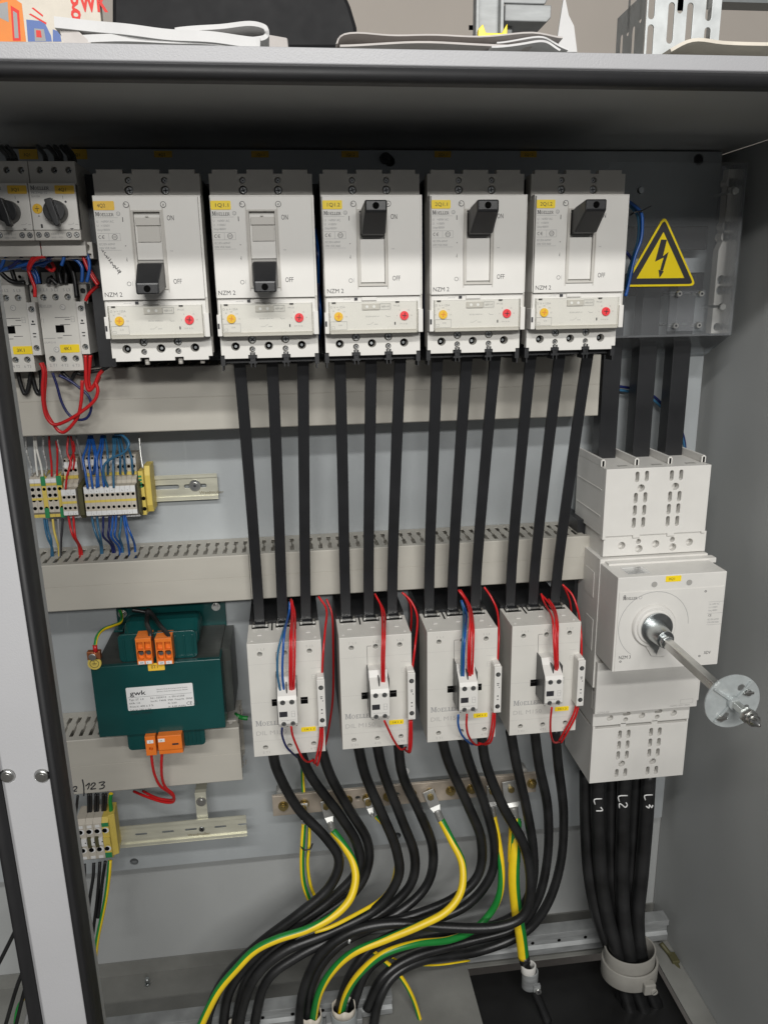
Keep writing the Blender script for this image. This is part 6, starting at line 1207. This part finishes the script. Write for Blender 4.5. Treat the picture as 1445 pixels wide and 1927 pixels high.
def chalk(name, strokes, lab):
    b = MB()
    for s_ in strokes: b.tube([CM(a, c, 943.6+abs(a-xc_)*.02) for a, c in s_], 1.0, 5, 0, sub=3)
    solo(name, b, 'white_sheet', lab, 'writing')
for xc_, st_s, lab in ((490, [[(474, 220), (470, 192), (512, 188)], [(506, 236), (516, 254), (480, 256)]], 'L1'), (630, [[(610, 206), (606, 174), (656, 170)], [(610, 240), (610, 216), (625, 222), (642, 236), (654, 224), (648, 210)]], 'L2'), (772, [[(756, 196), (752, 170), (796, 166)], [(760, 230), (775, 240), (778, 222), (790, 238), (797, 224)]], 'L3')):
    chalk('chalk_mark', st_s, 'white handwritten %s on a supply cable, letters turned sideways' % lab)
# the wide ring clamp
cl = thing('ring_clamp', (CM(665, 1130, 925).x, 925, CM(665, 1130, 925).z-16), 'wide pale ring clamp holding the supply cables together', 'cable clamp')
c_ = CM(665, 1083, 930)
def ringsolid(b, cx, cy, z0, z1, ro, ri, sq=.8, n=40, m=0):
    P_ = [(cx+r*math.cos(2*math.pi*i/n), cy+sq*r*math.sin(2*math.pi*i/n), z) for r, z in ((ro, z0), (ro, z1), (ri, z1), (ri, z0)) for i in range(n)]
    b.add(P_, [(k*n+i, k*n+(i+1) % n, ((k+1) % 4)*n+(i+1) % n, ((k+1) % 4)*n+i) for k in range(4) for i in range(n)], m, True)
b = MB(); ringsolid(b, c_.x, c_.y, c_.z-12, c_.z+22, 39.5, 37, .84); b.build('liner', 'greycl', cl, .4)
b = MB(); ringsolid(b, c_.x+1, c_.y, c_.z-28, c_.z+1, 43.5, 40, .86); b.build('band', 'greycl', cl, .8)
b = MB(); b.box(c_.x+6, c_.x+24, c_.y-45, c_.y-33, c_.z-27, c_.z-8); b.build('lock', 'greycl', cl, 2)
b = MB(); b.cyl((c_.x+21, c_.y-47, c_.z-20), 5, 6, 'y', 20, 0); line(b, c_.x+18.4, c_.z-22.6, c_.x+23.6, c_.z-17.4, c_.y-47.1, 1, 1); b.build('clamp_screw', ['greycl', 'ink'], cl)
# clamp rails on the floor
def crail(x0, x1, y, z, label, h=38):
    b = MB(); pr_ = [(y, z-h), (y, z-h*.72), (y+5, z-h*.62), (y+5, z-h*.36), (y, z-h*.26), (y, z), (y+22, z), (y+22, z-2), (y+2, z-2), (y+2, z-h*.24), (y+7, z-h*.34), (y+7, z-h*.64), (y+2, z-h*.74), (y+2, z-h+2), (y+22, z-h+2), (y+22, z-h)]
    b.prism(pr_, x0, x1, 0, 'x')
    for k in range(int((x1-x0)/45)): b.cyl((x0+20+k*45, y+4.6, z-h*.5), 3, .6, 'y', 12, 1)
    return solo('clamp_rail', b, ['galv', 'hole'], label, 'clamp rail', 'galvanised clamp rails', .4)
q0, q1 = P(880, 1775, 1000), P(1100, 1748, 1000); crail(q0.x, 585, 1000, q0.z, 'galvanised clamp rail at the right, above the dark floor opening', 40)
q0 = P(738, 1874, 935); crail(-420, q0.x, 935, q0.z, 'galvanised clamp rail at the bottom left under the cable bundles', 34)
# conduits with cloth liners
for a, c, lab, r_ in ((585, 1912, 'left of the two grey conduit clamps holding cable bundles', 17.5), (647, 1898, 'right of the two grey conduit clamps holding cable bundles', 19), (442, 1940, 'grey clamp just entering the bottom edge left of the two', 17)):
    q = P(a, c, 914); t = thing('conduit_clamp', (q.x, q.y, q.z-60), lab, 'cable clamp', 'grey clamps round the cable bundles')
    b = MB(); ringsolid(b, q.x, q.y, q.z-60, q.z-6, r_, r_-2, .9, 32); b.build('saddle', 'lgrey', t, .5)
    b = MB(); n = 32; P_ = []
    for k, (r2, dz) in enumerate(((r_-1.6, -8), (r_-1.9, 6), (r_-2.8, 6), (r_-2.6, -8))):
        for i in range(n): t_a = 2*math.pi*i/n; P_.append((q.x+r2*math.cos(t_a), q.y+.9*r2*math.sin(t_a), q.z+dz+(2.4*math.sin(3*t_a+a)+1.5*math.sin(7*t_a) if dz > 0 else 0)))
    b.add(P_, [(k*n+i, k*n+(i+1) % n, ((k+1) % 4)*n+(i+1) % n, ((k+1) % 4)*n+i) for k in range(4) for i in range(n)], 0, True); b.build('liner', 'cream', t)
    b = MB(); b.box(q.x-r_-8, q.x+r_+8, q.y-2, q.y+14, q.z-50, q.z-22); b.build('bracket', 'galv', t, 1)
q = CG(1335, 1040, 936); t = thing('small_clamp', (q.x, q.y, q.z-26), 'small grey clamp with a screw on the thick earth cable', 'cable clamp')
b = MB(); ringsolid(b, q.x-3, q.y, q.z-4, q.z+8, 11.5, 9, .9, 24); b.build('liner', 'white', t, .3)
b = MB(); ringsolid(b, q.x, q.y, q.z-34, q.z-3, 12.5, 10, .9, 24); b.box(q.x+2, q.x+13, q.y-14, q.y-8, q.z-32, q.z-20); b.build('saddle', 'galv', t, .6)
b = MB(); b.cyl((q.x+9, q.y-17, q.z-29), 4.4, 4, 'y', 18, 0); b.cyl((q.x+9, q.y-17.2, q.z-29), 1.8, .3, 'y', 6, 1); b.build('screw', ['metal', 'ink'], t)
b = MB(); q = P(657, 1772, 905); b.tube([(q.x, q.y+4, q.z-6), (q.x, q.y, q.z), (q.x+.6, q.y-2, q.z+4)], 1.6, 8); solo('tie_end', b, 'white_sheet', 'tiny bright white tie end sticking up among the black cables', 'cable tie')
b = MB(); q = P(1268, 1795, 1000); b.tube([P(1243, 1775, 1005), P(1262, 1800, 985), P(1290, 1845, 945), P(1320, 1890, 905), P(1345, 1935, 870)], 4, 8, 0); solo('foam_strip', b, 'olive', 'dull olive sealing strip along the right floor corner', 'sealing strip')
b = MB(); q = PZ(1265, 1803, ZFL+3); b.box(q.x-5, q.x+8, q.y-10, q.y+10, ZFL+.3, ZFL+6); solo('foam_pad', b, 'olive', 'small olive foam pad in the right floor corner', 'foam pad', None, 1.5)

# ------------------------------------------------------------------ left bay seen past the pillar
for i, (pts, m) in enumerate((([(60, 1680, 900), (30, 1750, 890), (-10, 1830, 880)], 'cable'), ([(62, 1790, 880), (35, 1850, 875), (8, 1940, 870)], 'cable'), ([(66, 1810, 880), (48, 1860, 875), (28, 1940, 870)], 'cable'), ([(74, 1830, 880), (62, 1880, 875), (44, 1945, 870)], 'wgrey'))):
    wire('wire', pw(pts), 2.6, m, '%s dark wire from the left past the pillar at the bottom left' % ('single thin', 'first', 'second', 'third')[i], group='wires in the left bay')
earth(pw([(70, 1830, 885), (50, 1870, 880), (34, 1900, 876), (28, 1945, 872)]), 2.6, 'green and yellow wire in the left bay at the bottom left corner', .5, 1.)

# ------------------------------------------------------------------ things lying on top of the cabinet
ZTOP = ZT+3
ca = thing('catalogue', (-240, 905, ZTOP), 'cream catalogue with orange machines and red lettering standing on the cabinet at left', 'catalogue')
CC = crop(0, 0, 3.)
q0, q1 = P(-60, 80, 900), P(193, 60, 900); b = MB(); b.box(q0.x, q1.x, 900, 912, ZTOP+.2, q1.z+110); b.build('cover_card', 'cream', ca, .8)
b = MB(); yk_ = 899.8
def poly(pts, m, dy=0.): b.add([tuple(CC(a, c, yk_-dy)) for a, c in pts], [tuple(range(len(pts)))], m)
poly([(-60, 0), (50, -30), (125, 20), (150, 235), (-60, 235)], 0); poly([(0, 20), (45, 10), (52, 125), (0, 100)], 2, .1); poly([(62, 30), (110, 60), (120, 230), (75, 230)], 1, .1); poly([(75, 60), (98, 75), (108, 215), (85, 215)], 2, .2)
poly([(150, 110), (250, 120), (290, 200), (295, 235), (160, 235)], 3); poly([(195, 160), (250, 165), (262, 232), (200, 232)], 2, .1); poly([(205, 170), (232, 172), (238, 212), (208, 210)], 1, .2); poly([(180, 45), (190, 42), (245, 85), (243, 95)], 1, .1); poly([(165, 80), (175, 76), (265, 128), (262, 138)], 1, .1); poly([(300, 165), (340, 180), (350, 235), (300, 235)], 3, .05)
b.build('pictures', ['orangeink', 'redink', 'grink', 'blueink'], ca)
b = MB(); q = CC(402, 62, yk_); text(b, 'gwk', q.x, q.z, yk_-.1, 24, 0, width=36, bold=.012); b.build('lettering', ['redink'], ca)
# folded papers
def sheet(prof, y0, y1, t, name, m, label, cat, wob=0., group=None):
    """a bent stack of paper: profile in xz swept in depth"""
    b = MB(); n = len(prof); ny = 6; vs = []; pf = []
    e = [prof[0]]+list(prof)+[prof[-1]]
    for i in range(1, len(e)-2):
        for k in range(5):
            u_ = k/5; p0, p1, p2, p3 = [Vector(x) for x in e[i-1:i+3]]
            pf.append(.5*((2*p1)+(p2-p0)*u_+(2*p0-5*p1+4*p2-p3)*u_*u_+(3*p1-p0-3*p2+p3)*u_**3))
    pf.append(Vector(prof[-1])); n = len(pf)
    nr = [(pf[min(i+1, n-1)]-pf[max(i-1, 0)]).normalized() for i in range(n)]
    for j in range(ny):
        y = y0+(y1-y0)*j/(ny-1)
        for i in range(n):
            for s_ in (0, 1):
                nn = Vector((-nr[i].y, nr[i].x))*t*s_; vs.append((pf[i].x+nn.x+wob*math.sin(j*1.3+i*.4), y+wob*2*math.sin(i*.7), pf[i].y+nn.y+(wob*.5*math.sin(j*2.1+i*.9) if 0 < j else 0)))
    I = lambda j, i, s_: (j*n+i)*2+s_
    fs = []
    for j in range(ny-1):
        for i in range(n-1): fs += [(I(j, i, 0), I(j, i+1, 0), I(j+1, i+1, 0), I(j+1, i, 0)), (I(j, i, 1), I(j+1, i, 1), I(j+1, i+1, 1), I(j, i+1, 1))]
        fs += [(I(j, 0, 0), I(j+1, 0, 0), I(j+1, 0, 1), I(j, 0, 1)), (I(j, n-1, 0), I(j, n-1, 1), I(j+1, n-1, 1), I(j+1, n-1, 0))]
    for i in range(n-1):
        fs += [(I(0, i, 0), I(0, i, 1), I(0, i+1, 1), I(0, i+1, 0)), (I(ny-1, i, 0), I(ny-1, i+1, 0), I(ny-1, i+1, 1), I(ny-1, i, 1))]
    b.add(vs, fs, 0, False); return solo(name, b, m, label, cat, group)
def XZ(pts, Y): return [(P(a, c, Y).x, max(P(a, c, Y).z, ZTOP+.5)) for a, c in pts]
sheet(XZ([(118, 74), (250, 77), (400, 78), (480, 79), (503, 70), (506, 55), (497, 44), (460, 40), (400, 46), (330, 52)], 690), 690, 860, 3.4, 'folded_booklet', 'paper', 'white booklet folded over on itself, curling at its right end, on the cabinet', 'booklet', .5)
sheet(XZ([(122, 66), (240, 64), (340, 67), (420, 73), (470, 76)], 684)[::-1], 684, 850, 5.2, 'loose_sheets', 'paper', 'thin stack of white sheets inside the folded booklet', 'papers', .6)
sheet(XZ([(104, 32), (180, 38), (260, 48), (340, 55), (420, 62), (490, 70)], 682)[::-1], 682, 850, 7.5, 'loose_sheets', 'paper', 'uppermost white sheets sloping down to the right on the booklet', 'papers', .8)
b = MB(); q0, q1, q2 = P(104, 32, 684), P(125, 76, 684), P(150, 60, 684); b.hexa([q0, q0+Vector((0, 140, 0)), q2+Vector((0, 140, 0)), q2], [Vector((q1.x, 684, ZTOP+.6)), Vector((q1.x, 824, ZTOP+.6)), Vector((q1.x+26, 824, ZTOP+.6)), Vector((q1.x+26, 684, ZTOP+.6))]); solo('paper_wedge', b, 'newsp', 'grey shaded paper edge under the left end of the booklet', 'papers')
# big black rounded case
b = MB(); c0_ = [P(a, c, 900) for a, c in ((205, -150), (540, -150), (600, -105), (640, -50), (662, 0), (674, 40), (676, 66), (645, 68), (640, 84), (520, 84), (300, 84), (205, 84))]
o_ = [(p.x, max(p.z, ZTOP+1)) for p in c0_]; b.prism(o_, 915, 1060, 0); cs = solo('black_case', b, 'matte', 'large black rounded case standing on the cabinet behind the papers', 'case', None, 9)
b = MB(); q0, q1 = P(488, 68, 880), P(545, 82, 880); b.prism([(q0.x, ZTOP+.4), (q1.x+4, ZTOP+.4), (q1.x-2, q0.z-3), (q0.x+6, q0.z)], 872, 892, 0); solo('grey_block', b, 'newsp', 'low grey foam block right of the booklet, before the black case', 'block', None, 1.5)
# crumpled grey paper and white sheets
sheet(XZ([(634, 84), (645, 68), (720, 67), (800, 70), (900, 70), (1000, 66), (1060, 72)], 717), 715, 830, 1.2, 'grey_paper', 'newsp', 'crumpled greyish paper lying flat in the middle of the cabinet top', 'papers', 1.2)
sheet(XZ([(640, 88), (760, 82), (880, 84), (1000, 90)], 700), 700, 860, 1.5, 'grey_paper', 'newsp', 'lower fold of the greyish paper along the front edge', 'papers', .6)
sheet(XZ([(925, 90), (985, 84), (1030, 80), (1052, 97)], 690), 690, 780, 1.6, 'white_leaflet', 'paper', 'white leaflets fanned out at the right end of the grey paper', 'papers', .8)
sheet(XZ([(935, 82), (1000, 72), (1040, 78), (1068, 96)], 700), 700, 790, 1.2, 'white_leaflet', 'paper', 'upper curved white leaflet beside the standing sheet', 'papers', 1.)
b = MB(); pp = [P(a, c, 740) for a, c in ((1046, 80), (1052, 40), (1060, -10), (1068, 30), (1078, 50), (1084, 99), (1060, 99))]; b.prism([(p.x, max(p.z, ZTOP+.5)) for p in pp], 738, 740.5, 0); solo('standing_sheet', b, 'paper', 'crumpled white sheet standing upright to a point', 'papers')
# slotted angle and clip
b = MB(); q0, q1, q2, q3 = P(858, 66, 820), P(905, 8, 900), P(935, 8, 900), P(905, 66, 820)
b.hexa([Vector((q0.x, 820, ZTOP+2)), q1, q2, Vector((q3.x, 820, ZTOP+2))], [Vector((q0.x, 823, ZTOP+2)), q1+Vector((0, 3, 0)), q2+Vector((0, 3, 0)), Vector((q3.x, 823, ZTOP+2))], 0)
for k in range(5): p = q0.lerp(q1, .15+k*.18)+(q3-q0)*.35; b.box(p.x, p.x+5, p.y-1, p.y, p.z, p.z+4, 1)
solo('slotted_angle', b, ['galv', 'hole'], 'slanting slotted steel strip behind the grey paper', 'steel strip')
cl_ = thing('channel_offcut', (P(920, 60, 800).x, 805, ZTOP), 'short galvanised channel end with a bright yellow clip', 'channel')
b = MB(); q0, q1 = P(895, -60, 800), P(945, 58, 800); b.box(q0.x, q1.x, 806, 809, ZTOP+8, q0.z); b.box(q0.x, q0.x+3, 796, 806, ZTOP+8, q0.z); b.box(q1.x-3, q1.x, 796, 806, ZTOP+8, q0.z); b.build('channel', 'galv', cl_, .4)
b = MB(); z_ = P(920, 50, 790).z; b.prism([(q0.x-2, ZTOP+2), (q1.x+2, ZTOP+6), (q1.x+2, z_+3), (q1.x-3, z_-5), (q0.x+8, z_-5), (q0.x+5, z_+2), (q0.x+1, z_-2)], 790, 795, 0); b.build('clip', 'signy', cl_, .6)
b = MB(); q0, q1 = P(945, 14, 840), P(1030, 48, 840); b.prism([(q0.x, q1.z), (q1.x-4, q1.z), (q1.x, q1.z+4), (q1.x, q0.z), (q0.x, q0.z)], 830, 870, 0); q2 = P(945, -40, 840); b.prism([(q0.x, q0.z+3), (q1.x-4, q0.z+3), (q1.x+8, q2.z), (q0.x, q2.z)], 838, 842, 0); b.box(q0.x+5, q0.x+12, 845, 855, ZTOP+.5, q1.z)
solo('galvanised_bracket', b, 'galv', 'pale galvanised bracket between the yellow clip and the standing sheet', 'bracket', None, 1.)
# perforated cable tray standing on end
CTR = crop(963, 0, 3.)
tr_ = thing('perforated_tray', (330, 800, ZTOP), 'galvanised perforated cable tray standing upright on the cabinet', 'cable tray')
q0, q1 = CTR(745, 300, 790), CTR(1160, 300, 790); zt_ = CTR(745, -60, 790).z
sl = []
for a, c, h_ in ((790, 20, 60), (778, 240, 70), (895, 130, 80), (1000, 132, 80), (1112, 45, 50), (1098, 240, 60), (955, -40, 80)): p = CTR(a, c, 790); sl.append(slot(p.x, p.z, 6.2, h_/3./1.62*2.1))
b = MB(); panel(b, rect(q0.x, q1.x, ZTOP+.5, zt_), sl, 790, 1.6, 0, .2); b.box(q1.x-2, q1.x, 792, 812, ZTOP+.5, zt_); b.build('tray_floor', 'galvp', tr_)
b = MB(); xl = q0.x-1.8; q2 = CTR(585, 300, 850); yl = [790+(k+.5)*14 for k in range(5)]
cu_ = [rect(790.5, 858, ZTOP+.5, zt_)]
L_ = MB(); panel(L_, [(791.8, ZTOP+.5), (868, ZTOP+.5), (868, zt_), (791.8, zt_)], [slot(800+a, ZTOP+c, 6, 34) for a, c in ((4, 22), (20, 52), (36, 20), (52, 54), (4, 84), (36, 82))], 0, 1.6, 0, .2)
x_b = q2.x*(868/850.) if q2.x > 0 else q2.x
L_.v = [(q0.x-.2+(x_b-q0.x)*((v[0]-791.8)/76.2)*1.0, v[0], v[2]) if True else v for v in L_.v]
L_.build('tray_side', 'galvp', tr_)
sheet(XZ([(1252, 104), (1290, 86), (1350, 90), (1450, 94), (1500, 96)], 700), 690, 800, 2.6, 'cream_leaflets', 'cream', 'cream leaflets at the right end of the cabinet top', 'papers', .5)
b = MB(); q = P(1350, 3, 1500); b.box(q.x, q.x+260, 1500, 1540, q.z, q.z+120); solo('dark_shelf', b, 'lgrey', 'dark shelf underside at the upper right corner of the picture', 'shelf')
